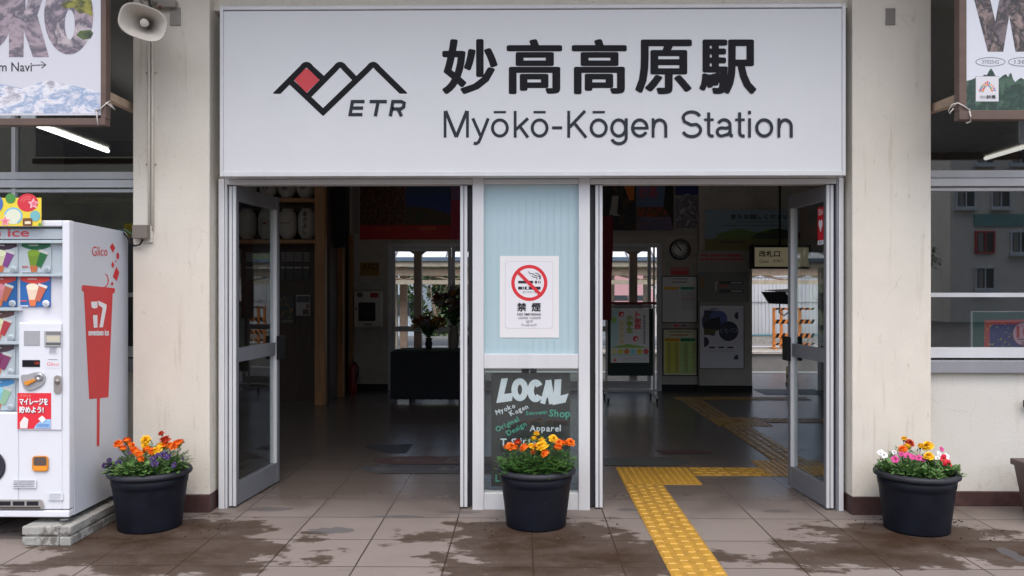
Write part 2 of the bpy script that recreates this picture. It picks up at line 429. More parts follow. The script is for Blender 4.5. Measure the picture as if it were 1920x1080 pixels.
# ------------------------------------------------------------------ flat print work: polygons, strokes and letters on a surface
TEXT = {}
def text_geo(t, bold=0.):
    k = (t, bold)
    if k in TEXT: return TEXT[k]
    cu = bpy.data.curves.new('lettering', 'FONT'); cu.body = t; cu.size = 1; cu.resolution_u = 3; cu.offset = bold
    o = bpy.data.objects.new('lettering', cu); C.objects.link(o)
    dg = bpy.context.evaluated_depsgraph_get(); dg.update()
    me = bpy.data.meshes.new_from_object(o.evaluated_get(dg))
    v = [(p.co.x, p.co.y) for p in me.vertices]; f = [tuple(p.vertices) for p in me.polygons]
    bpy.data.objects.remove(o); bpy.data.curves.remove(cu); bpy.data.meshes.remove(me)
    TEXT[k] = (v, f)
    return TEXT[k]

def arc(cx, cy, rx, ry, a0, a1, n=14):
    return [(cx+rx*cos(radians(a0+(a1-a0)*i/n)), cy+ry*sin(radians(a0+(a1-a0)*i/n))) for i in range(n+1)]

class Art:
    def __init__(s, mb, fmap, n, lift=.0015, step=.00015):
        s.mb = mb; s.f = fmap; s.n = Vector(n).normalized(); s.l = lift; s.step = step
    def put(s, pts, tris, m):
        s.l += s.step
        vv = [s.f(a, b)+s.n*s.l for a, b in pts]; fs = []
        for t in tris:
            p = [vv[i] for i in t[:3]]
            fs.append(tuple(t) if (p[1]-p[0]).cross(p[2]-p[0]).dot(s.n) > 0 else tuple(reversed(t)))
        s.mb.add(vv, fs, m)
    def poly(s, pts, m, holes=()):
        loops = [[Vector((a, b, 0)) for a, b in l] for l in (pts, *holes)]
        s.put([q for l in (pts, *holes) for q in l], tessellate_polygon(loops), m)
    def rect(s, x0, y0, x1, y1, m): s.put([(x0, y0), (x1, y0), (x1, y1), (x0, y1)], [(0, 1, 2, 3)], m)
    def rrect(s, x0, y0, x1, y1, r, m):
        p = arc(x1-r, y1-r, r, r, 0, 90, 5)+arc(x0+r, y1-r, r, r, 90, 180, 5)+arc(x0+r, y0+r, r, r, 180, 270, 5)+arc(x1-r, y0+r, r, r, 270, 360, 5)
        s.poly(p, m)
    def disc(s, cx, cy, rx, ry, m, n=28): s.poly(arc(cx, cy, rx, ry, 0, 360-360/n, n-1), m)
    def ring(s, cx, cy, r0, r1, m, n=40, k=1):
        a = arc(cx, cy, r1, r1*k, 0, 360-360/n, n-1); b = arc(cx, cy, r0, r0*k, 0, 360-360/n, n-1)
        s.put(a+b, [(i, (i+1) % n, n+(i+1) % n, n+i) for i in range(n)], m)
    def stroke(s, pts, w, m, closed=False):
        P = [Vector((a, b)) for a, b in pts]; n = len(P); Lp = []; Rp = []
        for i in range(n):
            if closed: a, c = P[(i-1) % n], P[(i+1) % n]
            else: a, c = P[max(i-1, 0)], P[min(i+1, n-1)]
            t0 = (P[i]-a); t1 = (c-P[i])
            t0 = t0.normalized() if t0.length > 1e-9 else t1.normalized(); t1 = t1.normalized() if t1.length > 1e-9 else t0
            t = (t0+t1); t = t.normalized() if t.length > 1e-6 else t0
            nn = Vector((-t.y, t.x)); k = 1/max(.45, nn.dot(Vector((-t0.y, t0.x))))
            Lp.append(P[i]+nn*w/2*k); Rp.append(P[i]-nn*w/2*k)
        q = [(p.x, p.y) for p in Lp+Rp]; r = n if closed else n-1
        s.put(q, [(i, (i+1) % n, n+(i+1) % n, n+i) for i in range(r)], m)
    def text(s, t, x0, y0, x1, y1, m, bold=0., rot=0., heavy=None, keep=False):
        """fit the text into x0..x1, baseline-side y0 to y1 (y1 is the top); heavy = (dx, dy) thickens the strokes"""
        v, f = text_geo(t, bold)
        if not v: return
        ax = min(p[0] for p in v); bx = max(p[0] for p in v); ay = min(p[1] for p in v); by = max(p[1] for p in v)
        sx = (x1-x0)/(bx-ax or 1); sy = (y1-y0)/(by-ay or 1)
        q = [(x0+(p[0]-ax)*sx, y0+(p[1]-ay)*sy) for p in v]
        if rot:
            c_, s_ = cos(radians(rot)), sin(radians(rot))
            q = [(x0+(a-x0)*c_-(b-y0)*s_, y0+(a-x0)*s_+(b-y0)*c_) for a, b in q]
        if heavy:
            dx, dy = heavy
            for k in range(12):
                a = 2*pi*k/12; s.l -= s.step*.7
                s.put([(p[0]+dx*cos(a), p[1]+dy*sin(a)) for p in q], f, m)
        s.put(q, f, m)
    def lines(s, x0, y0, x1, y1, n, m, fill=.5, seed=1):
        """rows of small illegible print"""
        r = random.Random(seed); h = (y1-y0)/n
        for i in range(n):
            x = x0
            while x < x1-.02*(x1-x0):
                w = (x1-x0)*r.uniform(.02, .08); 
                s.rect(x, y0+h*i, min(x+w, x1), y0+h*(i+fill), m); x += w+(x1-x0)*r.uniform(.008, .02)
def plane(Y): return lambda a, b: at(a, b, Y)
FRONT = (0, -1, 0)

# ================================================================== THE SETTING
YF = 5.62      # face of the door frames
YP = 5.53      # face of the plastered piers
YW = 5.78      # window wall
YB = 12.2      # back wall of the hall
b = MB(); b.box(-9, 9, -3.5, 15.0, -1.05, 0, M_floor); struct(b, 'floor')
b = MB(); b.box(-600, 600, -600, 600, -1.3, -1.1, mat('earth', (.13, .12, .10), .9, var=.3, vscale=.5)); struct(b, 'ground')
b = MB(); b.box(-300, 300, -300, -3.5, -1.0, -.12, mat('asphalt', (.055, .055, .056), .8, var=.25, vscale=3, bump=.2)); struct(b, 'road')

# tactile paving
b = MB()
def tact_bars(x0, y0, nx, ny, along, m, s=.3):
    for i in range(nx):
        for j in range(ny):
            X0, Y0 = x0+i*s, y0+j*s; g = .002
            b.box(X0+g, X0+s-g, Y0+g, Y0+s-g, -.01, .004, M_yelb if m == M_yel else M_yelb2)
            for r in range(4):
                for k in range(3):
                    if along == 'y':
                        c = X0+s*(r+.5)/4; o = (k+(.25 if r % 2 else .75)-.25)*s/3
                        bevel_bar(c-.024, c+.024, Y0+o+.008, Y0+min(s-.004, o+.086), m)
                    else:
                        c = Y0+s*(r+.5)/4; o = (k+(.25 if r % 2 else .75)-.25)*s/3
                        bevel_bar(X0+o+.008, X0+min(s-.004, o+.086), c-.022, c+.022, m)
def bevel_bar(x0, x1, y0, y1, m):
    e = .006
    b.hexa([(x0, y0, .004), (x1, y0, .004), (x1, y1, .004), (x0, y1, .004), (x0+e, y0+e, .0095), (x1-e, y0+e, .0095), (x1-e, y1-e, .0095), (x0+e, y1-e, .0095)], m)
def tact_dots(x0, y0, nx, ny, m, s=.3):
    for i in range(nx):
        for j in range(ny):
            X0, Y0 = x0+i*s, y0+j*s; g = .002
            b.box(X0+g, X0+s-g, Y0+g, Y0+s-g, -.01, .004, m)
            for p in range(6):
                for q in range(6):
                    cx, cy = X0+s*(p+.5)/6, Y0+s*(q+.5)/6
                    b.lathe([(.014, 0), (.012, .004), (.007, .0055), (0, .0058)], (cx, cy, .004), m, 8)
tact_bars(.768, 3.66, 1, 9, 'y', M_yel)
tact_dots(.768, 6.36, 2, 2, M_yel)
tact_bars(1.368, 6.66, 2, 1, 'x', M_yel)
tact_dots(1.968, 6.66, 2, 2, M_yel2)
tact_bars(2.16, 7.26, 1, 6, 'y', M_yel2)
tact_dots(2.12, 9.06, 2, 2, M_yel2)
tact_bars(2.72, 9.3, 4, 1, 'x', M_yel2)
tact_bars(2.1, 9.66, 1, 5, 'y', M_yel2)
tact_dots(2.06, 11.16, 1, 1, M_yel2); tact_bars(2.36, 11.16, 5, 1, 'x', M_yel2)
tact_dots(3.4, 11.76, 3, 2, mat('tactile_grey', (.22, .21, .19), .35, var=.2))
struct(b, 'tactile_paving')

# platforms and track
M_plat = mat('platform_asphalt', (.19, .185, .18), .75, var=.15, vscale=2, bump=.1)
b = MB(); b.box(-30, 30, 19.7, 26, -1.05, 0, M_plat)
b.box(-30, 30, 19.64, 19.98, -.05, .006, mat('coping', (.42, .40, .37), .8, var=.2)); b.box(-30, 30, 20.3, 20.36, 0, .006, mat('line_yellow', (.55, .42, .2), .7))
b.box(-30, 30, 21.3, 21.45, 0, .006, flat((225, 222, 215))); struct(b, 'far_platform')
b = MB(); b.box(-30, 30, 15.001, 15.06, -.6, 0, M_plat); b.box(-9, 9, 14.72, 14.96, 0, .006, mat('edge_line', (.62, .58, .50), .7)); struct(b, 'platform_edge')
b = MB(); b.box(-60, 60, 15.06, 19.7, -1.1, -.62, mat('ballast', (.17, .145, .12), .95, var=.5, vscale=18, bump=.8, bscale=30)); struct(b, 'track_bed')
b = MB()
for y in (16.6, 17.67): b.box(-60, 60, y-.035, y+.035, -.62, -.48, mat('rail_steel', (.2, .15, .11), .45, metal=.6))
tag(b.build('railway_track', origin=(0, 0, 0)), kind='structure')

# ================================================================== THE STATION BUILDING
ST = thing('station_building', 'cream plastered station front with two wide door openings and an open hall behind', 'building', (0, YP, 0))
xl0, xl1 = X(249, YP), X(393, YP)
xr0, xr1 = X(1598, YP), X(1746, YP)
HT = 4.05
def pier(x0, x1, side):
    m = MB(); m.box(x0, x1, YP, YF+.25, .118, HT, M_plaster); m.build('pier', ST, .006)
    m = MB(); m.box(x0-.004, x1+.004, YP-.006, YF+.25, 0, .118, M_base); m.build('skirting', ST, .004)
pier(xl0, xl1, -1); pier(xr0, xr1, 1)
m = MB(); m.box(xl1, xr0, YF-.01, YF+.2, Z(10, YP), HT, M_plaster); m.build('head_wall', ST)
m = MB(); m.box(xl1, xr0, YF+.09, YF+.2, 2.24, Z(10, YP), M_inwall2); m.build('inner_lintel', ST)
# window walls
zs1 = Z(697, YW)
for sx, x0, x1 in ((-1, -6.2, xl0), (1, xr1, 6.2)):
    m = MB(); m.box(x0, x1, YW, YW+.16, .1, zs1, M_plaster2); m.build('lower_wall', ST)
    m = MB(); m.box(x0, x1, YW-.02, YW+.16, 0, .1, M_base); m.build('skirting', ST, .004)
    m = MB(); m.box(x0, x1, YW-.02, YW+.16, 3.72, HT, M_plaster); m.build('window_head', ST)
    m = MB(); m.box(x0 if sx < 0 else x1, (x0 if sx < 0 else x1)+.2*sx, YP, 12, 0, HT, M_plaster); m.build('end_wall', ST)

def window(x0, x1, sx):
    f = MB(); t = .045; ya, yb = YW-.005, YW+.075
    zt = [Z(335, YW), Z(321, YW), Z(351, YW), Z(337, YW), Z(359, YW), Z(353, YW)]
    f.box(x0, x1, ya, yb, zt[0], zt[1], M_alw); f.box(x0, x1, ya-.03, yb, zt[2], zt[3], M_alw); f.box(x0, x1, ya+.008, yb, zt[4], zt[5], M_alw)
    f.box(x0, x1, ya+.005, yb, Z(557, YW), Z(549, YW), M_alw)
    f.box(x0, x1, ya, yb, Z(670, YW), Z(651, YW), M_alw)
    f.box(x0, x1, ya, yb, 3.68, 3.72, M_alw)
    zz0, zz1 = Z(670, YW), 3.68
    e = x1 if sx < 0 else x0
    f.box(*((e-.042, e) if sx < 0 else (e, e+.02)), ya-.012, yb+.004, zz0, zz1, M_alw)
    ms = [X(25, YW), -4.6] if sx < 0 else [4.2, 5.2]
    for q in ms: f.box(q-.014, q+.014, ya+.003, yb-.003, zz0, zz1, M_alw)
    w = f.build('window', ST, .002)
    p = MB(); p.box(x0+.002, x1-.002, YW+.03, YW+.036, zz0+.01, 3.69, M_glassw); p.build('pane', w)
    p = MB(); p.box(x0, x1, YW-.05, YW+.1, zs1, Z(674, YW), M_alg); p.build('sill', w, .004)
window(-6.2, xl0, -1); window(xr1, 6.2, 1)
# canopy over the pavement
m = MB(); m.box(-9, 9, 4.65, 6, HT, HT+.12, mat('canopy_soffit', (.70, .55, .36), .8, var=.08)); m.box(-9, 9, 4.55, 4.65, HT-.03, HT+.3, M_brown); m.build('canopy', ST)
# hall ceiling and walls
m = MB(); m.box(-9, 9, 6, YB+2.4, HT, HT+.12, M_ceil); m.box(-6.2, 6.2, YF+.2, YB, 3.45, 3.55, M_ceil); m.build('ceiling', ST)
for x_ in (-6.2, 6.1): m = MB(); m.box(x_, x_+.1, YF+.3, YB, 0, HT, M_inwall2); m.build('side_wall', ST)
# shop front on the left of the hall
YS = 10.65
m = MB(); xs = X(611, YS)
m.box(-6.1, xs-.02, YS+.3, YS+.36, 0, 3.45, M_darkwood); m.box(xs-.06, xs-.02, YS+.36, YB, 0, 3.45, M_darkwood)
m.build('shop_front', ST)
m = MB()
for zz in (Z(456, YS), Z(378, YS)): m.box(-6.0, xs-.13, YS, YS+.3, zz, zz+.05, M_pine)
m.build('lantern_shelf', ST, .003)
m = MB(); m.box(X(592, YS), xs, YS-.06, YS+.07, 0, 3.45, M_pine); m.build('timber_post', ST, .004)
m = MB(); m.box(X(629, 11.4), X(643, 11.4), 11.4, 11.52, 0, Z(462, 11.4), M_pine); m.build('timber_post', ST, .004)
m = MB(); m.box(X(653, 12.0), X(661, 12.0), 12.0, 12.1, 0, Z(440, 12), M_pine); m.build('timber_post', ST, .004)
m = MB(); m.box(X(614, 11.3), X(650, 11.3), 11.2, 11.24, Z(464, 11.3), 3.45, mat('noren_cloth', (.022, .024, .035), .9, var=.3)); m.build('curtain', ST)
# back wall: concrete left of the sliding doors, over them, and right of them
xd0, xd1 = X(728, YB), X(1240, YB)
zdoor = Z(456, YB)
xg0, xg1 = X(1406, YB), 4.35
m = MB()
m.box(-6.1, xd0, YB, YB+.15, 0, 3.45, M_inwall); m.box(xd0, xd1, YB, YB+.15, zdoor, 3.45, M_inwall)
m.box(xd1, X(1308, YB), YB, YB+.15, 0, 3.45, M_inwall); m.box(X(1308, YB), xg0, YB-.12, YB+.15, 0, 3.45, M_inwall)
m.box(xg0, xg1, YB, YB+.15, 1.80, 3.45, M_inwall); m.box(xg1, 6.1, YB, YB+.15, 0, 3.45, M_inwall)
m.build('back_wall', ST)
for a_, c_, d_ in ((-6.1, xd0, 0), (xd1, X(1308, YB), 0), (X(1308, YB)-.02, xg0, .12)):
    m = MB(); m.box(a_, c_, YB-.02-d_, YB-d_, 0, .09, M_black); m.build('skirting', ST)
# sliding doors
m = MB(); m.box(xd0, xd1, YB-.03, YB+.12, zdoor-.06, zdoor, M_alin); m.box(xd0, xd0+.05, YB-.03, YB+.12, 0, zdoor-.06, M_alin); m.box(xd1-.05, xd1, YB-.03, YB+.12, 0, zdoor-.06, M_alin)
m.box(xd0, xd1, YB-.01, YB+.1, 0, .012, M_alin); m.build('sliding_door_frame', ST, .002)
xs_ = [xd0+.05, X(846, YB), X(1000, YB), X(1120, YB), X(1222, YB)]
for i in range(4):
    a, c = xs_[i], xs_[i+1]; y = YB+.02+.045*(i % 2); t = .05
    m = MB(); zt = zdoor-.06
    m.box(a, a+t, y, y+.035, .02, zt, M_alin); m.box(c-t, c, y, y+.035, .02, zt, M_alin); m.box(a+t, c-t, y, y+.035, zt-.06, zt, M_alin); m.box(a+t, c-t, y, y+.035, .02, .13, M_alin)
    m.box(a+t, c-t, y, y+.035, Z(622, YB), Z(612, YB), M_alin)
    d = m.build('sliding_door', ST, .002)
    m = MB(); m.box(a+t, c-t, y+.014, y+.02, .13, zt-.06, M_glassin); m.build('pane', d)
m = MB()
for px in (1226, 1233): m.box(X(px, YB)-.012, X(px, YB)+.012, YB-.02, YB+.01, .02, zdoor-.06, M_alin)
m.build('door_track_post', ST)

# ---- entrance frame
zh = Z(345, YF)
m = MB()
def col(p0, p1, y0, y1, z0, z1, mm=M_alw): m.box(X(p0, YF), X(p1, YF), y0, y1, z0, z1, mm)
col(409.5, 420.5, YF, YF+.11, 0, 2.24); col(421.5, 424.5, YF+.004, YF+.11, 0, 2.24)
col(1573, 1582, YF, YF+.11, 0, 2.24); col(1569, 1572.3, YF+.004, YF+.11, 0, 2.24, M_alr)
col(424.5, 886, YF+.006, YF+.11, zh, 2.238); col(1106, 1569, YF+.006, YF+.11, zh, 2.238)
col(886, 907, YF-.006, YF+.11, 0, 2.24); col(1085, 1106, YF-.006, YF+.11, 0, 2.24)
col(907, 1085, YF+.003, YF+.1, zh, 2.237)
col(907, 1085, YF+.003, YF+.1, Z(691, YF), Z(664, YF))
col(907, 1085, YF+.003, YF+.1, 0, Z(925, YF))
m.build('entrance_frame', ST, .003)
for p0, p1 in ((424.5, 432), (877, 886), (1106, 1117), (1560, 1569)):
    m = MB(); m.box(X(p0, YF), X(p1, YF), YF+.075, YF+.085, 0.012, zh, M_ald); m.build('weather_strip', ST)
m = MB(); m.box(X(907, YF), X(1085, YF), YF+.03, YF+.038, Z(664, YF), zh, M_frost)
a = Art(m, plane(YF+.03), FRONT, .0006)
for i in range(13):
    px = 920+i*13.2; a.rect(px, 346, px+.8, 663, mat('frost_line', (.355, .51, .575), .3))
m.build('frosted_pane', ST)
m = MB(); m.box(X(907, YF), X(1085, YF), YF+.03, YF+.036, Z(925, YF), Z(691, YF), M_glass); m.build('clear_pane', ST)

# ---- door leaves (hinged at the frame, swung into the hall)
zleaf = zh-.006
def leaf(hx, hy, ang, w, plate=True, sticker=False, hinge=1):
    R_ = Matrix.Translation((hx, hy, 0)) @ Matrix.Rotation(ang, 4, 'Z')
    m = MB(); t = .042; st = .052; z0 = .012
    m.box(0, st, -t/2, t/2, z0, zleaf, M_alr, R_); m.box(w-st, w, -t/2, t/2, z0, zleaf, M_alr, R_)
    m.box(st, w-st, -t/2+.002, t/2-.002, z0, z0+.15, M_alr, R_); m.box(st, w-st, -t/2+.002, t/2-.002, zleaf-.1, zleaf, M_alr, R_)
    m.box(st, w-st, -t/2+.001, t/2-.001, .99, 1.085, M_alr, R_)
    # bright glazing beads
    m.box(w-st-.02, w-st, -t/2-.004, t/2+.004, z0+.15, zleaf-.1, M_alw, R_)
    m.box(-.004, .010, -t/2-.003, -.004, z0, zleaf, M_alw, R_); m.box(-.004, .010, .004, t/2+.003, z0, zleaf, M_alw, R_)
    d = m.build('door', ST, .002)
    m = MB(); m.box(st, w-st, -.003, .003, z0+.15, zleaf-.1, M_glass, R_); m.build('pane', d)
    m = MB()
    for s_ in (-1, 1): m.box(w-.085, w+.022, s_*.045-.012, s_*.045+.012, .955, 1.135, M_black, R_); m.box(w-.06, w-.02, *sorted((s_*t/2, s_*.034)), .99, 1.10, M_alr, R_)
    m.build('push_plate', d, .003)
    return d, R_
def hinge_pt(px): return X(px, YF+.05)
h = hinge_pt(438); leaf(h, YF+.03, radians(84), .76)
h2 = hinge_pt(870); leaf(h2, YF+.03, radians(88.5), .78)
h3 = hinge_pt(1122.5); leaf(h3, YF+.03, radians(91), .78)
h4 = hinge_pt(1554); dR, R_ = leaf(h4, YF+.03, radians(94), .68)
# red AED sticker on the glass of the right-hand leaf
m = MB(); xst = h4-.035
mp_ = lambda a_, b_: R_ @ Vector((a_, .004, b_))
st = Art(m, mp_, (R_.to_3x3() @ Vector((0, 1, 0))), .0005)
st.rect(.09, 1.83, .185, 2.06, flat((205, 30, 45)))
st.text('AED', .10, 2.005, .175, 2.045, flat((240, 240, 240)), .01)
st.poly([(.1375, 1.885), (.108, 1.935), (.110, 1.965), (.124, 1.975), (.1375, 1.96), (.151, 1.975), (.165, 1.965), (.167, 1.935)], flat((240, 240, 240)))
st.rect(.09, 1.80, .185, 1.83, flat((225, 225, 228))); st.text('設置', .11, 1.805, .165, 1.826, flat((60, 60, 140)))
m.build('sticker', dR)

# ================================================================== STATION SIGN
YG = 5.49
SG = thing('station_sign', 'wide white station name board with black lettering over both door openings', 'sign', (0, YG, 2.25))
sx0, sx1, sz0, sz1 = X(412, YG), X(1586, YG), Z(330, YG), Z(9, YG)
m = MB(); m.box(sx0+.02, sx1-.02, YG+.012, YG+.12, sz0+.03, sz1-.03, M_sign); m.build('panel', SG)
m = MB(); m.box(sx0, sx0+.022, YG, YG+.125, sz0, sz1, M_alw); m.box(sx1-.022, sx1, YG, YG+.125, sz0, sz1, M_alw)
m.box(sx0+.022, sx1-.022, YG, YG+.124, sz0, Z(321, YG), M_alw); m.box(sx0+.022, sx1-.022, YG, YG+.124, Z(16, YG), sz1, M_alw); m.build('frame', SG, .003)
YL = YG+.012
m = MB(); A = Art(m, plane(YL), FRONT, .001)
for ch, x0, x1, y0, y1 in (('妙', 830, 932, 176, 74), ('高', 951, 1053, 176, 74), ('高', 1073, 1174, 176, 74), ('原', 1192, 1296, 176, 75), ('駅', 1312, 1417, 176, 75)):
    A.text(ch, x0+2.2, y0-1.6, x1-2.2, y1+1.6, M_ink, heavy=(3.3, 2.3))
m.build('kanji_lettering', SG)
m = MB(); A = Art(m, plane(YL), FRONT, .001)
BL, XH, CP, W = 255.2, 225, 208, 5.8
def o_(x0, x1, mac=True):
    cx, rx = (x0+x1)/2, (x1-x0)/2-W/2; cy = (BL+XH)/2; ry = (BL-XH)/2
    A.stroke(arc(cx, cy, rx, ry, 0, 360-12, 29), W, M_ink2, True)
    if mac: A.rect(cx-11.5, 212.5, cx+11.5, 208.2, M_ink2)
def v_(x, y0, y1): A.rect(x-W/2+.2, y1, x+W/2-.2, y0, M_ink2)
BB = BL+W/2
v_(834.5, BB, CP); v_(876.5, BB, CP); A.stroke([(835.5, CP), (855.5, BB-1)], W+.6, M_ink2); A.stroke([(875.5, CP), (855.5, BB-1)], W+.6, M_ink2)
A.stroke([(886.5, 222), (901.5, 256)], W, M_ink2); A.stroke([(915.5, 222), (901, 259), (897.5, 266.5), (893, 269.3), (888, 268.6)], W, M_ink2)
o_(920.5, 954)
def k_(x0, x1): v_(x0+W/2, BB, CP); A.stroke([(x1-2, 222), (x0+4, 243.5)], W, M_ink2); A.stroke([(x0+11, 236), (x1-2, BB)], W, M_ink2)
k_(963, 992); o_(995, 1028.5); A.rect(1035, 242.5, 1054, 237, M_ink2)
v_(1066.3, BB, CP); A.stroke([(1097, CP), (1068, 238.5)], W, M_ink2); A.stroke([(1076, 230), (1099, BB)], W, M_ink2)
o_(1105.5, 1139.5)
cx = 1160
A.stroke(arc(cx, (BL+XH)/2, 13, (BL-XH)/2, 0, 348, 29), W, M_ink2, True); A.stroke([(1174, 222), (1174, 256)]+arc(1160.5, 258, 13.5, 11.5, 0, 165, 12), W, M_ink2)
def e_(x0, x1):
    cx, rx = (x0+x1)/2, (x1-x0)/2-W/2; cy = (BL+XH)/2; ry = (BL-XH)/2
    A.stroke(arc(cx, cy, rx, ry, 30, 360, 26), W, M_ink2); A.rect(x0+2, cy+2.7, x1, cy-2.2, M_ink2)
e_(1183, 1216)
def n_(x0, x1): v_(x0+W/2, BB, 222); A.stroke([(x0+W/2+.3, 240)]+arc((x0+x1)/2+.5, 238, (x1-x0)/2-W/2-.5, 13, 180, 360, 14)+[(x1-W/2, BB)], W, M_ink2)
n_(1221.5, 1251)
cx = 1296.5
A.stroke(arc(cx, 221, 15.6, 11, -15, -200, 14)+[(1283, 228)]+arc(cx-1, 245.5, 16.2, 11.2, -125+0, -90, 3)[-1:]+arc(cx+.5, 244, 16.5, 12.2, -60, 165, 16), W, M_ink2)
def t_(x0, x1): c = (x0+x1)/2-.5; A.stroke([(c, 211), (c, 248)]+arc(c+6.5, 248.5, 6.5, 6.8, 180, 80, 7)+[(x1, 255)], W, M_ink2); A.rect(x0, 227, x1, 222.3, M_ink2)
t_(1320, 1338)
def a_(x0, x1):
    A.stroke(arc((x0+x1)/2-.5, 235, (x1-x0)/2-5, 10.3, 200, 360, 14)+[(x1-5.2, 250), (x1-3.6, 254.5), (x1, 255)], W, M_ink2)
    A.stroke([(x1-5.5, 238), (x1-12, 240.5)]+arc(x0+10.5, 247.5, 8, 7.6, -80, -300, 12)+[(x1-9, 252), (x1-5.5, 246)], W-.3, M_ink2)
a_(1342, 1374); t_(1378, 1396); v_(1405, BB, 222); A.rect(1402.3, 214.5, 1407.7, 208, M_ink2); o_(1415.5, 1449.5, False); n_(1457, 1486)
m.build('roman_lettering', SG)
m = MB(); A = Art(m, plane(YL), FRONT, .001)
zz = lambda pts: [(480+a_/3.692, 50+b_/3.692) for a_, b_ in pts]
lw = 11.2
def peak(l, ap, r): 
    (lx, ly), (ax, ay), (rx, ry) = l, ap, r
    A.stroke(zz([(lx, ly), (ax-32, ay+22)]+[(ax-32+64*t, ay+22-4*24*t*(1-t)) for t in (.2, .35, .5, .65, .8)]+[(ax+32, ay+22), (rx, ry)]), lw, M_ink)
peak((132, 474), (350, 266), (468, 366)); peak((352, 490), (583, 266), (690, 366)); peak((452, 604), (812, 266), (1034, 474))
A.stroke(zz([(240, 380), (478, 604)]), lw, M_ink)
A.poly(zz([(100, 466), (190, 466), (190, 495), (100, 495)]), M_sign); A.poly(zz([(990, 465), (1080, 465), (1080, 495), (990, 495)]), M_sign)
A.poly(zz([(265, 370), (340, 292), (361, 292), (440, 370), (350, 458)]), M_red)
def it(pts, w=6.4): A.stroke(zz(pts), w, M_ink2)
it([(752, 519), (668, 519), (652, 609), (737, 609)]); it([(662, 564), (742, 564)])
it([(787, 519), (906, 519)]); it([(846, 519), (826, 621)])
it([(930, 621), (948, 519), (1008, 519), (1026, 530), (1022, 556), (1003, 570), (942, 570)]); it([(984, 572), (1008, 621)])
m.build('emblem', SG)

# ================================================================== POSTERS ON THE CENTRE PANEL
Yq = YF+.03
m = MB(); p0, p1 = at(937, 633, Yq), at(1048, 480, Yq); m.box(p0.x, p1.x, Yq-.0035, Yq-.0008, p0.z, p1.z, M_paper)
A = Art(m, plane(Yq-.0035), FRONT, .0004)
g1 = flat((195, 195, 200)); wt = flat((218, 218, 222)); bk = flat((28, 28, 32)); rd = flat((205, 38, 48))
A.rrect(947, 490, 1037, 616, 5, g1); A.rrect(948, 491, 1036, 615, 5, wt)
A.ring(992.5, 530.5, 27.5, 34, rd)
for x0, x1 in ((971.5, 999.5), (1003, 1007), (1009, 1010.5), (1012, 1013.5)): A.rect(x0, 531.5, x1, 526.5, bk)
for x0, x1 in ((971.5, 979), (980, 982), (983.5, 1013.5)): A.rect(x0, 543, x1, 537.5, bk)
A.disc(989.5, 540, 2.2, 2.2, wt)
A.stroke([(1012, 524), (1011.5, 518), (1003, 516.5), (999, 513), (994, 513.5), (991, 509)], 1.3, bk); A.stroke([(1007, 524), (1006, 520), (1000, 519.5), (997, 517)], 1.2, bk)
A.stroke([(1003, 512), (1008, 512.5), (1013, 517), (1013.5, 523)], 1.2, bk)
A.text('全てのタバコ', 980, 549.5, 1004, 545.5, bk)
A.stroke([(970, 509), (1014, 553)], 6.2, rd)
A.text('禁', 970, 583.5, 986.5, 568, bk, heavy=(.45, .45)); A.text('煙', 997, 583.5, 1013.5, 568, bk, heavy=(.45, .45))
A.text('NO SMOKING', 970, 591.5, 1014, 587, bk, .012); g2 = flat((110, 110, 115))
A.text('全面禁煙 / 全面禁煙', 970.5, 598, 1013.5, 594, g2); A.text('금연', 986.5, 605, 998.5, 600, g2); A.text('ห้ามสูบบุหรี่', 978, 612, 1006, 606.5, g2)
build_thing(m, 'no_smoking_notice', 'white no smoking notice with a red ring taped to the frosted centre pane', 'notice')

Yc = YF+.06
m = MB(); p0, p1 = at(921, 912, Yc), at(1069, 699, Yc); m.box(p0.x, p1.x, Yc, Yc+.006, p0.z, p1.z, mat('chalk_sheet', (.030, .031, .030), .6, var=.25, vscale=4))
A = Art(m, plane(Yc), FRONT, .0006)
cw = mat('chalk_white', (.66, .70, .72), .8, var=.08, vscale=40); cg = mat('chalk_green', (.07, .36, .25), .8, var=.1, vscale=40)
q3 = lambda pts: [(880+a_/3, 660+b_/3) for a_, b_ in pts]
A.poly(q3([(180, 150), (217, 147), (196, 236), (246, 230), (240, 275), (152, 287)]), cw)
A.stroke(q3(arc(284, 212, 30, 47, 0, 348, 29)), 11.5, cw, True)
A.stroke(q3(arc(372, 218, 27, 46, -35, -325, 24)), 12, cw)
A.stroke(q3([(412, 290), (446, 160)]), 9.5, cw); A.stroke(q3([(444, 158), (466, 292)]), 11.5, cw); A.stroke(q3([(418, 250), (470, 246)]), 6, cw)
A.poly(q3([(480, 155), (518, 152), (513, 245), (558, 233), (541, 284), (468, 298)]), cw)
def hand(t, x, y, h, rot, mm, w=None, seed=0):
    r = random.Random(seed); c_, s_ = cos(radians(rot)), sin(radians(rot)); u = 0
    for ch in t:
        if ch == ' ': u += h*.4; continue
        v, f = text_geo(ch, .022)
        ax = min(p[0] for p in v); bx = max(p[0] for p in v); j = radians(r.uniform(-8, 8))
        k = h*1.38*r.uniform(.94, 1.06); q = []
        for p in v:
            a_, b_ = (p[0]-ax)*k, p[1]*k
            a_, b_ = a_*cos(j)-b_*sin(j), a_*sin(j)+b_*cos(j)
            a_ += u; q.append((x+a_*c_+b_*s_, y+a_*s_-b_*c_))
        A.put(q, f, mm); u += (bx-ax)*k+h*.13
hand('Myoko', 930.5, 778, 9, -22, cw, seed=1); hand('Kogen', 958, 780, 9, -24, cw, seed=2)
hand('Souvenir', 986, 778, 7.6, -3, cg, seed=3); hand('Shop', 1029, 780, 14, 3, cg, seed=4)
hand('Original', 932, 810, 9.5, -27, cg, seed=5); hand('Design', 953, 817, 9.5, -30, cg, seed=6)
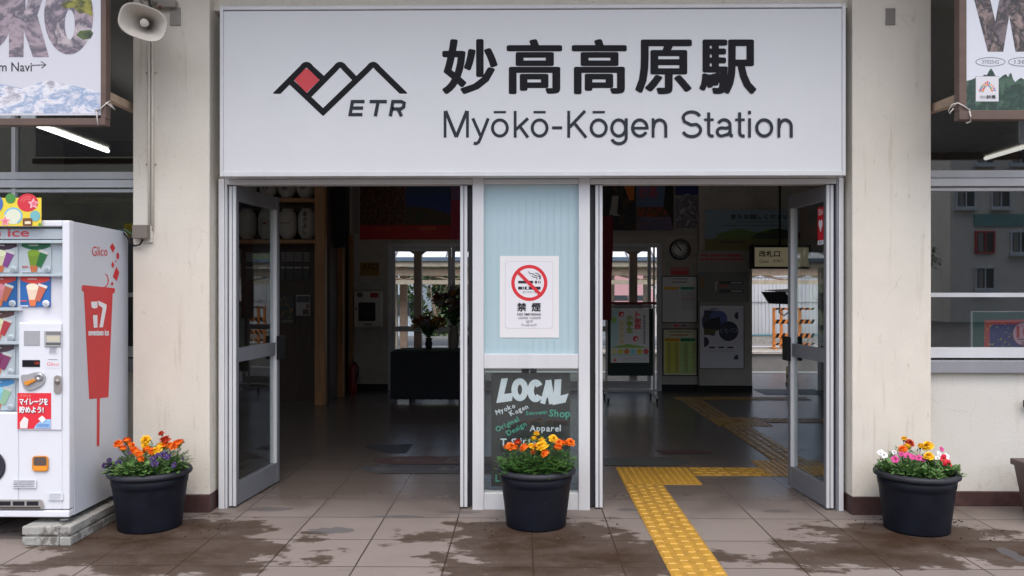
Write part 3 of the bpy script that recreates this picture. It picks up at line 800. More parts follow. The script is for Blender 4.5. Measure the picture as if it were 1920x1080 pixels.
hand('Apparel', 993, 808, 12, 0, cw, seed=7); hand('T-Shirts', 938, 835, 13, -3, cw, seed=8)
hand('LOCAL', 929, 902, 13, 0, cg, seed=11)
build_thing(m, 'shop_poster', 'dark hand lettered shop poster behind the clear lower centre pane', 'poster')


# ================================================================== VENDING MACHINE
YV = 4.87
xv1 = X(130, YV); xv0 = xv1-1.06; yv1 = YV+.73
zv0, zv1 = Z(970, YV, 100), Z(413, YV, 100)
VM = thing('vending_machine', 'white ice cream vending machine with red cone print on its side', 'vending machine', ((xv0+xv1)/2, YV+.36, zv0))
xd = X(116, YV)                     # right edge of the display window
zdt, zdb = Z(424, YV), Z(838, YV)
m = MB()
r = .055                            # cabinet behind the front, rounded upper back edge
prof = [(YV+.055, zv0), (yv1, zv0)]+[(yv1-r+r*cos(radians(t)), zv1-.02-r+r*sin(radians(t))) for t in range(0, 91, 15)]+[(YV+.055, zv1-.004)]
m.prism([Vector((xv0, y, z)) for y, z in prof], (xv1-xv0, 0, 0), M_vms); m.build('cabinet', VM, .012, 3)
# front door: frame round the recessed display
m = MB(); ya, yb = YV, YV+.053
xp0 = X(34, YV)                     # left edge of the control panel
zrow = [Z(q, YV) for q in (449, 455, 513, 518, 577, 583, 641, 647, 705, 711, 775)]
zcp = Z(605, YV)
m.box(xd, xv1, ya, yb, zv0+.045, zv1, M_vm); m.box(xv0, xv0+.05, ya, yb, zv0+.045, zv1, M_vm)
m.box(xv0+.05, xd, ya, yb, zdt, zv1, M_vm); m.box(xv0+.05, xp0, ya, yb, zv0+.045, zrow[10], M_vm)
m.box(xp0, xd, ya+.002, yb, zv0+.045, zcp, M_vm)
m.box(xv0, xv1, ya-.004, yb, zv0, zv0+.04, M_vm)
fr = m.build('front_panel', VM, .008, 3)
m = MB(); m.box(xv0+.05, xd, yb-.004, yb+.001, zrow[10], zdt, mat('display_back', (.66, .67, .72), .4))
for i in range(1, 10, 2):
    m.box(xv0+.05, (xd if i < 5 else xp0), ya+.012, yb-.004, zrow[i], zrow[i-1], M_vm)
sh = m.build('display_shelf', VM, .002)
m = MB(); m.box(xv0+.05, xd, ya+.006, ya+.009, zrow[3], zdt, M_glass); m.box(xv0+.05, xp0, ya+.006, ya+.009, zrow[10], zrow[3], M_glass); m.build('display_glass', VM)
m = MB(); m.box(xv0+.05, xd, ya+.018, yb-.004, Z(447, YV), Z(428, YV), mat('header_panel', (.62, .62, .68), .4))
A = Art(m, plane(YV+.018), FRONT, .0008); vr = flat((226, 84, 96))
A.text('seventeen ice', -146, 443.5, 54, 429.5, vr, heavy=(.8, .5))
m.build('header', VM)
# sample cards with a cone in each, one button under each
def card(px, row, bg, top, cone, wrap, sl=0):
    zA, zB = (455, 518, 583, 647, 711)[row], (512, 576, 640, 704, 770)[row]
    yc = YV+.04
    mm = MB(); p0, p1 = at(px, zB-1, yc), at(px+56, zA+1, yc)
    mm.box(p0.x, p1.x, yc, yc+.008, p0.z, p1.z, flat(bg))
    A = Art(mm, plane(yc), FRONT, .0006); h = zB-zA
    A.poly([(px+1, zA+1)]+[(px+55, zA+1)]+[(px+55-54*t, zA+h*(.13+.12*sin(pi*t))) for t in (0, .2, .4, .6, .8, 1)], flat(top))
    A.lines(px+14, zA+4, px+32, zA+7, 1, flat((235, 220, 215)), .7, px+row)
    A.poly([(px+12, zA+h*.34), (px+35, zA+h*.34), (px+31, zB-14), (px+17, zB-14)], flat(cone))
    A.disc(px+23.5, zA+h*.34, 11.5, h*.11, flat(tuple(min(255, int(c*1.12)) for c in cone)))
    A.poly([(px+16.5, zB-14), (px+31.5, zB-14), (px+29, zB-2), (px+19, zB-2)], flat((222, 120, 72)))
    A.poly([(px+36, zA+h*.30), (px+50, zA+h*.38), (px+37, zB-10), (px+28, zB-14)], flat(wrap))
    A.poly([(px+35, zA+h*.22), (px+52, zA+h*.32), (px+50, zA+h*.40), (px+34, zA+h*.30)], flat((232, 225, 220)))
    A.rect(px+1, zB-3.5, px+16, zB-1.5, flat((225, 228, 235))); A.rect(px+2, zB-13, px+13, zB-10.5, flat((206, 90, 95)))
    mm.build('sample_card', VM)
    mm = MB(); c = at(px+49, zB-7, YV+.028)
    mm.lathe([(.020, 0), (.020, .008), (.016, .012), (.0, .012)], c, M_vm, 20, Matrix.Rotation(radians(90), 3, 'X'))
    bt = mm.build('button', VM)
    mm = MB(); mm.lathe([(.013, .0125), (.011, .0135), (0, .0138)], c, flat((190, 192, 200)), 16, Matrix.Rotation(radians(90), 3, 'X')); mm.build('button_lens', bt)
sets = [[(40, 0, (206, 208, 214), (30, 108, 72), (132, 158, 48), (48, 120, 66)), (-23, 0, (206, 208, 214), (78, 46, 72), (238, 224, 186), (150, 76, 152)), (-86, 0, (206, 208, 214), (120, 60, 50), (150, 90, 60), (190, 60, 60))],
        [(38, 1, (44, 104, 172), (222, 74, 66), (232, 208, 184), (196, 106, 84)), (-25, 1, (44, 104, 172), (222, 74, 66), (226, 138, 148), (204, 112, 84)), (-88, 1, (44, 104, 172), (222, 74, 66), (90, 60, 50), (204, 112, 84))],
        [(-28, 2, (206, 208, 214), (110, 70, 66), (236, 220, 176), (202, 60, 72)), (-91, 2, (206, 208, 214), (200, 120, 150), (240, 190, 200), (90, 60, 150))],
        [(-28, 3, (206, 208, 214), (84, 60, 70), (132, 40, 92), (150, 60, 110)), (-91, 3, (206, 208, 214), (84, 60, 70), (240, 220, 190), (150, 60, 110))],
        [(-28, 4, (206, 214, 222), (66, 152, 214), (150, 206, 226), (170, 206, 170)), (-91, 4, (206, 208, 214), (66, 152, 214), (240, 230, 200), (60, 130, 200))]]
for rr in sets:
    for a_ in rr: card(*a_)
m = MB(); p0, p1 = at(38, 806, YV), at(116, 606, YV); m.box(p0.x, p1.x, YV-.006, YV+.002, p0.z, p1.z, M_vm); cp = m.build('control_panel', VM, .004)
yk = YV-.006
def plate(name, x0, y0, x1, y1, mm, d=.006, bev=.003, par=None, art=None):
    m = MB(); p0, p1 = at(x0, y1, yk), at(x1, y0, yk); m.box(p0.x, p1.x, yk-d, yk+.001, p0.z, p1.z, mm)
    if art: art(Art(m, plane(yk-d), FRONT, .0004))
    return m.build(name, par or VM, bev)
scr = mat('lcd_grey', (.36, .37, .39), .25)
plate('card_reader', 45, 620, 75, 648, scr, .003)
def slot(A):
    A.rect(86, 622, 114, 628, flat((120, 120, 118))); A.rect(88, 630, 112, 641, flat((196, 190, 170))); A.rect(86, 642.5, 114, 647, flat((90, 92, 94)))
plate('bill_slot', 84, 620, 115, 650, mat('slot_grey', (.40, .40, .41), .35), .008, .003, None, slot)
plate('price_display', 42, 675, 75, 688, M_black, .003, .001, None, lambda A: A.text('120', 65, 683, 73, 678.5, flat((230, 70, 50))))
def prt(A): A.lines(93, 651, 107, 662, 5, flat((130, 130, 140)), .55, 3)
plate('small_label', 92, 650, 108, 663, M_vm, .0015, 0, None, prt)
plate('small_label', 86, 672, 112, 690, M_vm, .0015, 0, None, lambda A: (A.text('Glico', 88, 686, 110, 679, vr), A.lines(90, 673, 108, 676, 1, flat((150, 150, 150)))))
# coin plate with a bean outline
m = MB(); pl = [(40, 716), (38, 708), (40, 702), (52, 701), (62, 698), (74, 697), (82, 700), (85, 707), (83, 717), (76, 725), (64, 731), (52, 733), (44, 727)]
m.prism([at(a_, b_, yk-.010) for a_, b_ in pl], (0, .011, 0), mat('coin_plate', (.42, .43, .45), .3, metal=.3)); co = m.build('coin_plate', VM, .004)
m = MB(); m.prism([at(a_, b_, yk-.022) for a_, b_ in ((45, 721), (44, 716), (62, 711), (67, 713), (63, 716), (50, 723))], (0, .012, 0), mat('lever_orange', (.70, .26, .03), .35)); m.build('return_lever', co, .002)
m = MB(); m.lathe([(.024, 0), (.024, .006), (.018, .008), (.006, .008), (.005, .002)], at(73.5, 707, yk-.010), mat('coin_slot_steel', (.5, .5, .52), .25, metal=.8), 20, Matrix.Rotation(radians(90), 3, 'X')); m.build('coin_slot', co)
m = MB(); m.prism([at(a_, b_, yk-.008) for a_, b_ in arc(107.5, 709, 7, 5.5, 180, 360, 7)+arc(107.5, 733, 7, 5.5, 0, 180, 7)], (0, .009, 0), mat('lock_steel', (.42, .40, .38), .3, metal=.5)); lk = m.build('lock_plate', VM, .002)
m = MB(); m.lathe([(.014, 0), (.014, .008), (.010, .010), (0, .010)], at(107.5, 716, yk-.008), mat('lock_core', (.32, .30, .28), .25, metal=.8), 16, Matrix.Rotation(radians(90), 3, 'X')); m.build('lock_core', lk)
def ad(A):
    w_ = flat((236, 238, 240)); dk = flat((120, 24, 34))
    A.poly([(min(95.6, a_), min(803.6, b_)) for a_, b_ in arc(92, 812, 30, 26, 180, 360, 24)], flat((150, 196, 232)))
    A.text('アプリで', 38, 745, 58, 740, flat((240, 180, 150)))
    for dx, mm in ((1, dk), (0, w_)):
        A.text('マイレージを', 37+dx, 759+dx, 90+dx, 747+dx, mm, heavy=(.5, .5)); A.text('貯めよう!', 37+dx, 774+dx, 82+dx, 762+dx, mm, heavy=(.5, .5))
    A.poly([(38, 803), (38, 792), (46, 781), (54, 786), (52, 803)], flat((232, 226, 222))); A.poly([(72, 785), (80, 779), (87, 786), (80, 793)], flat((240, 235, 235)))
    A.lines(70, 795, 94, 801, 3, flat((90, 120, 190)), .5, 5)
p = plate('promotion_sheet', 33, 737, 96, 804, flat((222, 44, 60)), .0015, 0, None, ad)
# trim the part of the blue disc that leaves the sheet: keep inside by a white cover of the panel is not needed
m = MB(); m.prism([at(a_, b_, yk-.004) for a_, b_ in arc(84, 861, 6, 6, 270, 360, 4)+arc(84, 878, 6, 6, 0, 90, 4)+arc(66, 878, 6, 6, 90, 180, 4)+arc(66, 861, 6, 6, 180, 270, 4)], (0, .006, 0), mat('return_cup_rim', (.62, .24, .03), .35)); cu_ = m.build('coin_return', VM, .002)
m = MB(); A = Art(m, plane(yk-.004), FRONT, .0006); A.rrect(63, 857, 87, 873, 3, flat((92, 78, 74))); A.rrect(62, 873.5, 88, 882, 3, flat((236, 150, 44))); m.build('coin_return_flap', cu_)
m = MB(); c = at(-20, 874, YV); m.lathe([(.095, -.004), (.10, .006), (.088, .008), (.08, .003), (0, .002)], c, mat('hatch_black', (.03, .03, .045), .3), 40, Matrix.Rotation(radians(90), 3, 'X')); m.build('delivery_hatch', VM)
plate('small_label', 24, 899, 68, 915, M_vm, .001, 0, None, lambda A: A.lines(26, 901, 66, 914, 4, flat((120, 122, 132)), .5, 9))
plate('small_label', 90, 924, 118, 938, M_vm, .001, 0, None, lambda A: A.lines(93, 926, 115, 937, 4, flat((170, 172, 180)), .4, 4))
m = MB(); p0 = at(-150, 955, yk); p1 = at(74, 939, yk)
m.prism([at(a_, b_, yk-.003) for a_, b_ in ((-150, 937), (76, 937), (80, 941), (82, 955), (-150, 955))], (0, .004, 0), mat('grille_frame', (.30, .29, .27), .4))
A = Art(m, plane(yk-.003), FRONT, .0005); gb = flat((22, 22, 30))
for k in range(9): A.rect(50-26*k, 948, 72-26*k, 940, gb)
A.rect(-150, 953.5, 76, 950, flat((70, 66, 60)))
m.build('vent_grille', VM)
# graphics on the side
ws = flat((214, 58, 64)); srd = mat('side_red', lin((205, 38, 46)), .4); swt = flat((232, 232, 236))
m = MB(); S = Art(m, lambda a_, b_: atx(a_, b_, xv1), (1, 0, 0), .001)
S.poly([(153, 536), (156, 534.5), (213, 540), (215.5, 542), (214.5, 549), (211, 550.5), (203, 745), (167, 748.5), (157, 547), (153, 545)], srd)
S.poly([(181.5, 746), (187, 746), (186, 836), (181, 837)], srd)
S.stroke([(197, 514), (201, 517), (203, 527), (200.5, 535), (195, 539.5)], 1.8, srd)
S.poly([(210.5, 455.5), (215.5, 465), (211.5, 474), (205.5, 463)], srd); S.disc(220.5, 480, 2.7, 6.5, srd, 14); S.disc(216.5, 490, 1.2, 2, srd, 10)
S.poly([(211, 489.5), (214, 497), (211.5, 503), (208, 497)], srd); S.poly([(217.5, 500), (223, 511), (218.5, 527), (211, 519)], srd); S.poly([(210, 528), (212.5, 532), (210, 536.5), (207, 532)], srd)
S.text('Glico', 172, 480, 201, 462, srd, rot=0)
S.poly([(170, 566), (182, 565), (182, 577), (176, 578.5), (171, 576.5)], swt); S.poly([(173.5, 591), (181.5, 590.5), (182, 614), (175, 614.5)], swt)
S.poly([(183, 563.5), (199, 571), (199, 576), (192, 613.5), (185.5, 614), (191.5, 577), (184, 572.5)], swt)
S.text('seventeen ice', 165, 629, 203, 618, swt, heavy=(.35, .5))
m.build('side_print', VM)
# feet and blocks
for y in (YV+.06, YV+.62): m = MB(); m.lathe([(.03, 0), (.03, .012), (.014, .014), (.014, zv0-.115)], (xv1-.06, y, .115), mat('foot_steel', (.4, .41, .4), .35, metal=.7), 14); m.build('levelling_foot', VM)
m = MB()
bx0, bx1 = atz(40, 1024).x, atz(132, 1024).x
y0 = 4.80
for x0, x1 in ((bx0, bx1-.07), (bx1-.066, bx1)):
    for z0, z1 in ((0, .052), (.062, .112)):
        m.box(x0, x1, y0, y0+.78, z0, z1, M_conc)
m.box(bx0+.01, bx1-.01, y0+.01, y0+.77, .05, .064, M_conc)
tag(m.build('concrete_block', None, .006), 'low grey concrete block lying under the right end of the vending machine', 'concrete block')
m = MB(); m.box(xv0+.06, xv0+.36, y0, y0+.78, 0, .112, M_conc); tag(m.build('concrete_block', None, .006), 'grey concrete block hidden under the far left end of the vending machine', 'concrete block')
# yellow pop card leaning on the machine
m = MB(); yp = YV-.016
p0, p1 = at(-60, 424, yp), at(78, 371, yp); m.box(p0.x, p1.x, yp-.004, yp, p0.z, p1.z, flat((228, 206, 62)))
A = Art(m, plane(yp-.004), FRONT, .0006)
def clipd(cx, cy, rx, ry, mm): A.poly([(min(78, a_), b_) for a_, b_ in arc(cx, cy, rx, ry, 0, 348, 29)], mm)
A.disc(52, 380, 19.5, 17, flat((206, 48, 62))); A.stroke(arc(52, 380, 13, 11, 190, 300, 10), 1, flat((232, 130, 130))); A.stroke(arc(52, 380, 8, 7, 190, 320, 10), 1, flat((232, 130, 130)))
A.disc(25, 405, 17, 15.5, flat((216, 222, 200))); A.stroke(arc(25, 405, 16, 14.5, -170, 60, 22), 3, flat((120, 186, 214)))
A.disc(20, 372, 9.5, 9.5, flat((72, 138, 62))); A.disc(66, 405, 9.5, 10, flat((116, 180, 186))); A.disc(-6, 382, 12, 16, flat((70, 110, 180)))
def star(cx, cy, r, mm): A.poly([(cx+r*(1 if k % 2 == 0 else .48)*sin(2*pi*k/10), cy-r*(1 if k % 2 == 0 else .48)*cos(2*pi*k/10)) for k in range(10)], mm)
star(63, 382, 11, flat((240, 190, 196))); star(64, 382, 7, flat((222, 110, 126))); star(10, 415, 11, flat((238, 170, 178))); star(10, 415, 7, flat((222, 120, 130)))
A.rrect(43, 409, 61, 424, 3, flat((120, 78, 40))); A.rect(47, 415, 58, 420, flat((232, 220, 190))); A.disc(75, 421, 3, 3, flat((96, 160, 60)))
build_thing(m, 'promotion_card', 'yellow card with coloured balls standing on top of the vending machine front', 'card')

# ================================================================== WALL FITTINGS ON THE LEFT PIER
m = MB()
for dx in (281, 287.5): m.tube([(X(dx, YP), YP-.012, Z(432, YP)), (X(dx, YP), YP-.012, Z(40, YP))], .0085, M_plaster, 8)
cd = build_thing(m, 'conduit', 'pair of cream painted conduit pipes running up the left pier', 'pipe')
m = MB()
for py in (135, 307):
    z = Z(py, YP); m.box(X(274, YP), X(294, YP), YP-.004, YP-.001, z-.008, z+.008, M_plaster)
    for px in (275.5, 292.5): m.ball((X(px, YP), YP-.005, z), .006, M_metal, 8, 6)
m.build('clip', cd)
m = MB(); p0, p1 = at(257, 452, YP), at(288, 423, YP)
m.box(p0.x+.03, p1.x, YP-.02, YP-.001, p0.z-.012, p1.z-.004, M_plaster2); m.box(p0.x, p1.x-.012, YP-.075, YP-.02, p0.z+.012, p1.z, mat('box_taupe', (.17, .145, .12), .5))
jb = build_thing(m, 'junction_box', 'small taupe cable box fixed to the left pier at the conduit end', 'junction box', bevel=.006)
m = MB()
p = at(268, 449, YP-.04)
m.tube([p, at(262, 459, YP-.04), at(252, 461, YP-.03), at(244, 455, YP-.02), at(238, 444, YP-.0), (xv1-.02, yv1-.06, Z(431, yv1))], .006, M_black, 8)
m.tube([p, at(262, 447, YP-.04), at(250, 441, YP-.03), at(236, 431, YP), (xv1-.05, yv1-.08, zv1-.015)], .004, mat('wire_green', (.03, .12, .09), .5), 6)
m.build('cable', jb)
# loudspeaker
LS = thing('loudspeaker', 'cream horn loudspeaker on a steel bracket high on the left pier', 'loudspeaker', at(268, 40, 5.2))
m = MB(); c = at(268, 42, 5.08); rot = Matrix.Rotation(radians(15), 4, 'Z') @ Matrix.Rotation(radians(14), 4, 'X')
def sup(a, ax, bz, e=2.7): c_, s_ = cos(a), sin(a); return (abs(c_)**(2/e))*ax*(1 if c_ >= 0 else -1), (abs(s_)**(2/e))*bz*(1 if s_ >= 0 else -1)
rings = [(.0, .137, .100), (-.006, .140, .103), (.0, .130, .094), (.03, .108, .077), (.08, .076, .055), (.13, .045, .036), (.18, .028, .028), (.20, .0, .0)]
back = [(.0, .137, .100), (.012, .138, .101), (.05, .110, .080), (.10, .080, .060), (.15, .055, .047), (.21, .045, .045)]
n = 36; vv = []; tilt = radians(-16)
def ringpts(d, ax, bz):
    o = []
    for i in range(n):
        x_, z_ = sup(2*pi*i/n, ax, bz); x_, z_ = x_*cos(tilt)-z_*sin(tilt), x_*sin(tilt)+z_*cos(tilt)
        o.append(c+(rot @ Vector((x_, d, z_))))
    return o
M_horn = mat('horn_cream', (.50, .47, .42), .5, var=.08)
for seq in (rings[:-1], back):
    vv = [q for rr in seq for q in ringpts(*rr)]
    m.add(vv, [(k*n+i, k*n+(i+1) % n, (k+1)*n+(i+1) % n, (k+1)*n+i) for k in range(len(seq)-1) for i in range(n)]+[tuple((len(seq)-1)*n+i for i in range(n))], M_horn, True)
m.build('horn', LS)
m = MB(); RX = rot @ Matrix.Rotation(radians(-90), 4, 'X')
m.lathe([(0, -.005), (.020, -.003), (.026, .002), (.024, .02), (.020, .05), (.018, .16)], c+(rot @ Vector((0, .045, 0))), M_horn, 18, RX.to_3x3()); m.build('driver_tip', LS)
m = MB(); m.lathe([(.05, .20), (.055, .21), (.055, .28), (.05, .29), (0, .29)], c, mat('driver_grey', (.25, .23, .21), .5), 20, RX.to_3x3()); m.build('driver', LS)
m = MB(); a_ = at(318, 5, YP); m.box(X(283, YP), X(334, YP), YP-.05, YP-.004, Z(14, YP), Z(2, YP), M_metal); m.box(X(320, YP), X(339, YP), YP-.012, YP-.001, Z(45, YP), Z(12, YP), M_metal)
m.tube([(X(300, YP), YP-.03, Z(8, YP)), (X(300, YP)-.05, YP-.2, Z(8, YP)-.01), c+Vector((0, .18, .05))], .012, M_metal, 8); m.ball((X(307, YP), YP-.055, Z(16, YP)), .013, mat('rust', (.13, .06, .03), .8, var=.5, vscale=40), 8, 6)
m.build('bracket', LS)
m = MB(); m.tube([c+Vector((-.02, .24, .05)), c+Vector((-.06, .22, .2)), c+Vector((-.1, .3, .5))], .006, M_black, 6); m.build('cable', LS)
m = MB(); p0, p1 = at(1660, 47, YP), at(1678, 16, YP); m.box(p0.x, p1.x, YP-.008, YP-.0005, p0.z, p1.z, mat('plate_grey', (.20, .18, .16), .5))
build_thing(m, 'wall_plate', 'small grey blank plate high on the right hand pier', 'plate', bevel=.001)

# ================================================================== HANGING BANNERS
def snowpic(): return photo('snow_ridges', [(226, 224, 226), (205, 206, 216), (140, 162, 192), (225, 225, 230), (150, 150, 165), (235, 233, 232)], 6, (1.0, 1, 1.7), 9, .45, .35)
rockpic = photo('gorge_picture', [(40, 40, 44), (120, 110, 118), (168, 152, 160), (90, 86, 98), (190, 178, 182), (66, 62, 72)], 3.6, (1, 1, 1.4), 8, .45, .8)
treepic = photo('cedar_picture', [(20, 34, 30), (44, 74, 58), (28, 50, 44), (70, 100, 80), (18, 28, 28)], 11, (1, 1, 1), 8)
YH = 5.02
BN = thing('hanging_banner', 'white sheet banner with huge rocky letters in a brown frame above the vending machine', 'banner', at(60, 232, YH))
bx0 = -3.9
m = MB(); pb = Z(216, YH); xr = X(190, YH)
m.box(bx0, xr, YH-.004, YH, Z(214, YH), 3.9, flat((202, 204, 212)))
A = Art(m, plane(YH-.004), FRONT, .0006)
A.poly([(-160, 212.5), (-160, 150), (-60, 162), (0, 158), (40, 166), (90, 150), (188, 172), (188, 212.5)], snowpic())
A.stroke([(-160, 150), (-60, 162), (0, 158), (40, 166)], 1.2, flat((150, 170, 200)))
for x0, ch in ((-108, 'O'), (17, 'K'), (86, 'O')):
    pass
A.ring(-42, 28, 34, 66, rockpic, 44, 1.15)
A.poly([(17, 107), (17, -60), (48, -60), (48, 20), (66, -60), (100, -60), (70, 28), (92, 107), (62, 107), (45, 58), (44, 107)], rockpic)
A.poly([(p[0], p[1]) for p in arc(129, 28, 46, 74, 0, 352, 44)], rockpic, [[(p[0], p[1]) for p in arc(131, 46, 9.5, 28, 0, 345, 24)]])
A.poly([(112, 10), (124, 2), (140, 0), (170, -20), (174, 32), (160, 24), (150, 26), (138, 14), (124, 16)], photo('leaf_print', [(90, 96, 40), (150, 146, 60), (60, 66, 40), (168, 160, 84)], 14))
A.poly([(143, 66), (150, 58), (170, 56), (175, 62), (170, 72), (156, 75)], photo('leaf_print_dark', [(40, 56, 40), (86, 104, 60), (30, 40, 34)], 16))
A.text('m Navi', -2, 134, 60, 117, flat((52, 50, 54)), .004); A.stroke([(60, 122.5), (86, 121.5)], 1.3, flat((52, 50, 54))); A.stroke([(77, 115), (86, 121.3), (78, 128)], 1.3, flat((52, 50, 54)))
m.build('sheet', BN)
m = MB(); zf = Z(233, YH)
m.box(bx0, X(199, YH), YH-.012, YH+.05, zf, zf+.042, M_brown); m.box(X(190, YH), X(200, YH), YH-.010, YH+.05, zf+.042, 3.9, M_brown); m.box(bx0, X(190, YH), YH-.01, YH+.05, 3.9, 3.95, M_brown); m.build('frame', BN, .003)
m = MB(); p = at(181, 207, YH-.012); m.ball(p, .008, M_metal, 8, 6); q = at(200, 193, YH-.01)
m.tube([p, at(190, 203, YH-.02), q, at(207, 189, YH+.05)], .004, mat('rope_white', (.55, .52, .48), .8), 6); m.tube([p, at(182, 220, YH-.02), at(184, 235, YH-.013)], .004, MATS['rope_white'], 6); m.tube([q, at(210, 201, YH+.02), at(216, 206, YH+.03), at(206, 194, YH+.02)], .0035, MATS['rope_white'], 6)
m.build('tie_rope', BN)
def brace(p, q, w, name, label):
    m = MB(); p, q = Vector(p), Vector(q); d = (q-p).normalized(); s_ = d.cross(Vector((0, 0, 1))).normalized()*w/2; u = s_.cross(d).normalized()*w/2
    m.hexa([p-s_-u, p+s_-u, q+s_-u, q-s_-u, p-s_+u, p+s_+u, q+s_+u, q-s_+u], M_timber)
    tag(m.build(name, None, .003), label, 'timber')
brace(at(196, 178, YH+.06), at(252, 205, YW-.03), .05, 'timber_brace', 'weathered timber strut behind the left banner')
BN2 = thing('hanging_banner', 'white sheet banner with a small mountain emblem hanging before the right hand window', 'banner', at(1860, 228, YH))
m = MB(); x0 = X(1811, YH)
m.box(x0, 3.9, YH-.004, YH, Z(209, YH), 3.9, flat((204, 208, 216)))
A = Art(m, plane(YH-.004), FRONT, .0006)
wp = photo('forest_worker_picture', [(60, 66, 50), (120, 106, 110), (40, 40, 40), (150, 130, 126), (90, 84, 92)], 9, (1, 1, 1), 8, .45, .5)
A.poly([(1800+11, -60), (1843, -60), (1866, 40), (1885, -60), (1912, -60), (1930, 40), (1950, -60), (1985, -60), (1950, 97), (1904, 97), (1892, 30), (1881, 97), (1852, 97)], wp)
for cx, t in ((1857, '3702542'), (1918, '138.2')):
    A.stroke(arc(cx, 116, 27.5, 8, 0, 352, 44), 1, flat((90, 90, 95)), True); A.text(t, cx-16, 119.5, cx+16, 112.5, flat((120, 120, 126)))
edge = [(1812, 152), (1820, 150), (1829, 146), (1834, 143), (1840, 146), (1845, 140), (1850, 141), (1855, 132), (1858, 128), (1862, 134), (1866, 142), (1870, 148), (1874, 147), (1880, 142), (1886, 139), (1890, 145), (1893, 138), (1896, 137), (1899, 148), (1903, 154), (1908, 150), (1914, 146), (1922, 150), (1980, 150)]
A.poly([(1812, 207.5)]+edge+[(1980, 207.5)], treepic)
A.rect(1829, 190.5, 1872.5, 143, flat((130, 130, 132))); A.rect(1829.6, 190, 1872, 143.6, flat((206, 206, 210)))
pal = [(214, 96, 80), (222, 150, 80), (110, 160, 96), (90, 140, 190), (176, 84, 130), (220, 120, 110), (230, 170, 90), (70, 150, 150), (200, 70, 80)]
for k in range(11):
    t = radians(12+156*k/10); 
    for r0, r1, dm in ((7, 11, 0), (12, 16, 3)):
        x_, y_ = cos(t), -sin(t)*.85; A.stroke([(1851+x_*r0, 166+y_*r0+abs(x_)*5), (1851+x_*r1, 166+y_*r1+abs(x_)*7)], 2.6, flat(pal[(k+dm) % 9]))
A.text('妙高', 1849, 185, 1866, 178.5, flat((60, 60, 64)), heavy=(.2, .2)); A.lines(1837, 180, 1847, 184.5, 2, flat((140, 140, 146)), .7, 2)
m.build('sheet', BN2)
m = MB(); zf = Z(227, YH)
m.box(X(1797, YH), 3.9, YH-.012, YH+.05, zf, zf+.055, M_brown); m.box(X(1797, YH), X(1811, YH), YH-.01, YH+.05, zf+.055, 3.9, M_brown); m.box(X(1811, YH), 3.9, YH-.01, YH+.05, 3.9, 3.95, M_brown); m.build('frame', BN2, .003)
m = MB(); p = at(1817, 206, YH-.012); m.ball(p, .008, M_metal, 8, 6)
m.tube([p, at(1806, 198, YH-.02), at(1796, 193, YH-.01), at(1786, 200, YH+.04)], .004, MATS['rope_white'], 6); m.tube([p, at(1820, 218, YH-.02), at(1820, 228, YH-.016), at(1812, 231, YH-.014)], .0045, MATS['rope_white'], 6); m.tube([at(1796, 193, YH-.01), at(1785, 196, YH), at(1778, 208, YH+.02), at(1780, 213, YH+.02), at(1788, 203, YH)], .0035, MATS['rope_white'], 6)
m.build('tie_rope', BN2)
brace(at(1798, 186, YH+.06), at(1742, 207, YW-.03), .055, 'timber_brace', 'weathered timber strut behind the right banner')
# tube lamps in the rooms behind the windows
def lamp(p, q, label, em):
    p, q = Vector(p), Vector(q); m = MB(); m.tube([p, q], .018, em, 10); d = (q-p).normalized()
    L_ = thing('tube_lamp', label, 'lamp', (p+q)/2)
    m.build('lamp_tube', L_)
    m = MB(); m.tube([p+Vector((0, 0, .05)), q+Vector((0, 0, .05))], .03, M_inwall2, 8); m.tube([(p+q)/2+Vector((0, 0, .05)), (p+q)/2*1+Vector((0, 0, 3.4-(p.z+q.z)/2))], .008, M_inwall2, 6); m.build('lamp_body', L_)
lamp(at(66, 233, 6.6), at(202, 283, 8.3), 'lit fluorescent tube seen through the upper window behind the left banner', M_lampon)
lamp(at(1848, 297, 8.2), at(1990, 255, 6.4), 'dim fluorescent tube seen through the upper window on the right', mat('fluorescent_dim', (.9, .85, .78), .5, emit=.9))
# poster board in the right window
PB = thing('poster_board', 'green board with a red and blue poster standing inside the right window', 'poster', at(1880, 652, YW+.08))
m = MB(); yb_ = YW+.075; p0, p1 = at(1823, 654, yb_), at(1992, 585, yb_); m.box(p0.x, p1.x, yb_, yb_+.015, p0.z, p1.z, flat((22, 92, 82)))
m.box(p0.x-.008, p0.x, yb_-.004, yb_+.016, p0.z, p1.z+.006, M_paper); m.box(p0.x, p1.x, yb_-.004, yb_+.016, p1.z, p1.z+.006, M_paper); m.build('board', PB)
m = MB(); A = Art(m, plane(yb_), FRONT, .001)
A.poly([(1845, 653), (1846, 600), (1990, 598), (1990, 653)], flat((214, 72, 70))); A.poly([(1855, 653), (1856, 612), (1862, 608.5), (1985, 607), (1985, 653)], flat((24, 50, 132)))
r = random.Random(5)
for k in range(26):
    x_, y_ = r.uniform(1846, 1895), r.uniform(601, 648); A.disc(x_, y_, r.uniform(.7, 2), r.uniform(.7, 1.8), flat((220, 190, 50)), 8)
A.disc(1919, 626, 22, 23, flat((60, 30, 90)), 30); A.disc(1919, 626, 20.5, 21.5, flat((226, 178, 196)), 30)
A.text('10', 1906, 633, 1934, 611, flat((212, 48, 66)), heavy=(.9, .6)); A.lines(1906, 635, 1934, 637.5, 1, flat((90, 40, 80)), .8, 8); A.text('20', 1914, 646, 1924, 640, flat((90, 40, 80)))
m.build('poster_sheet', PB)
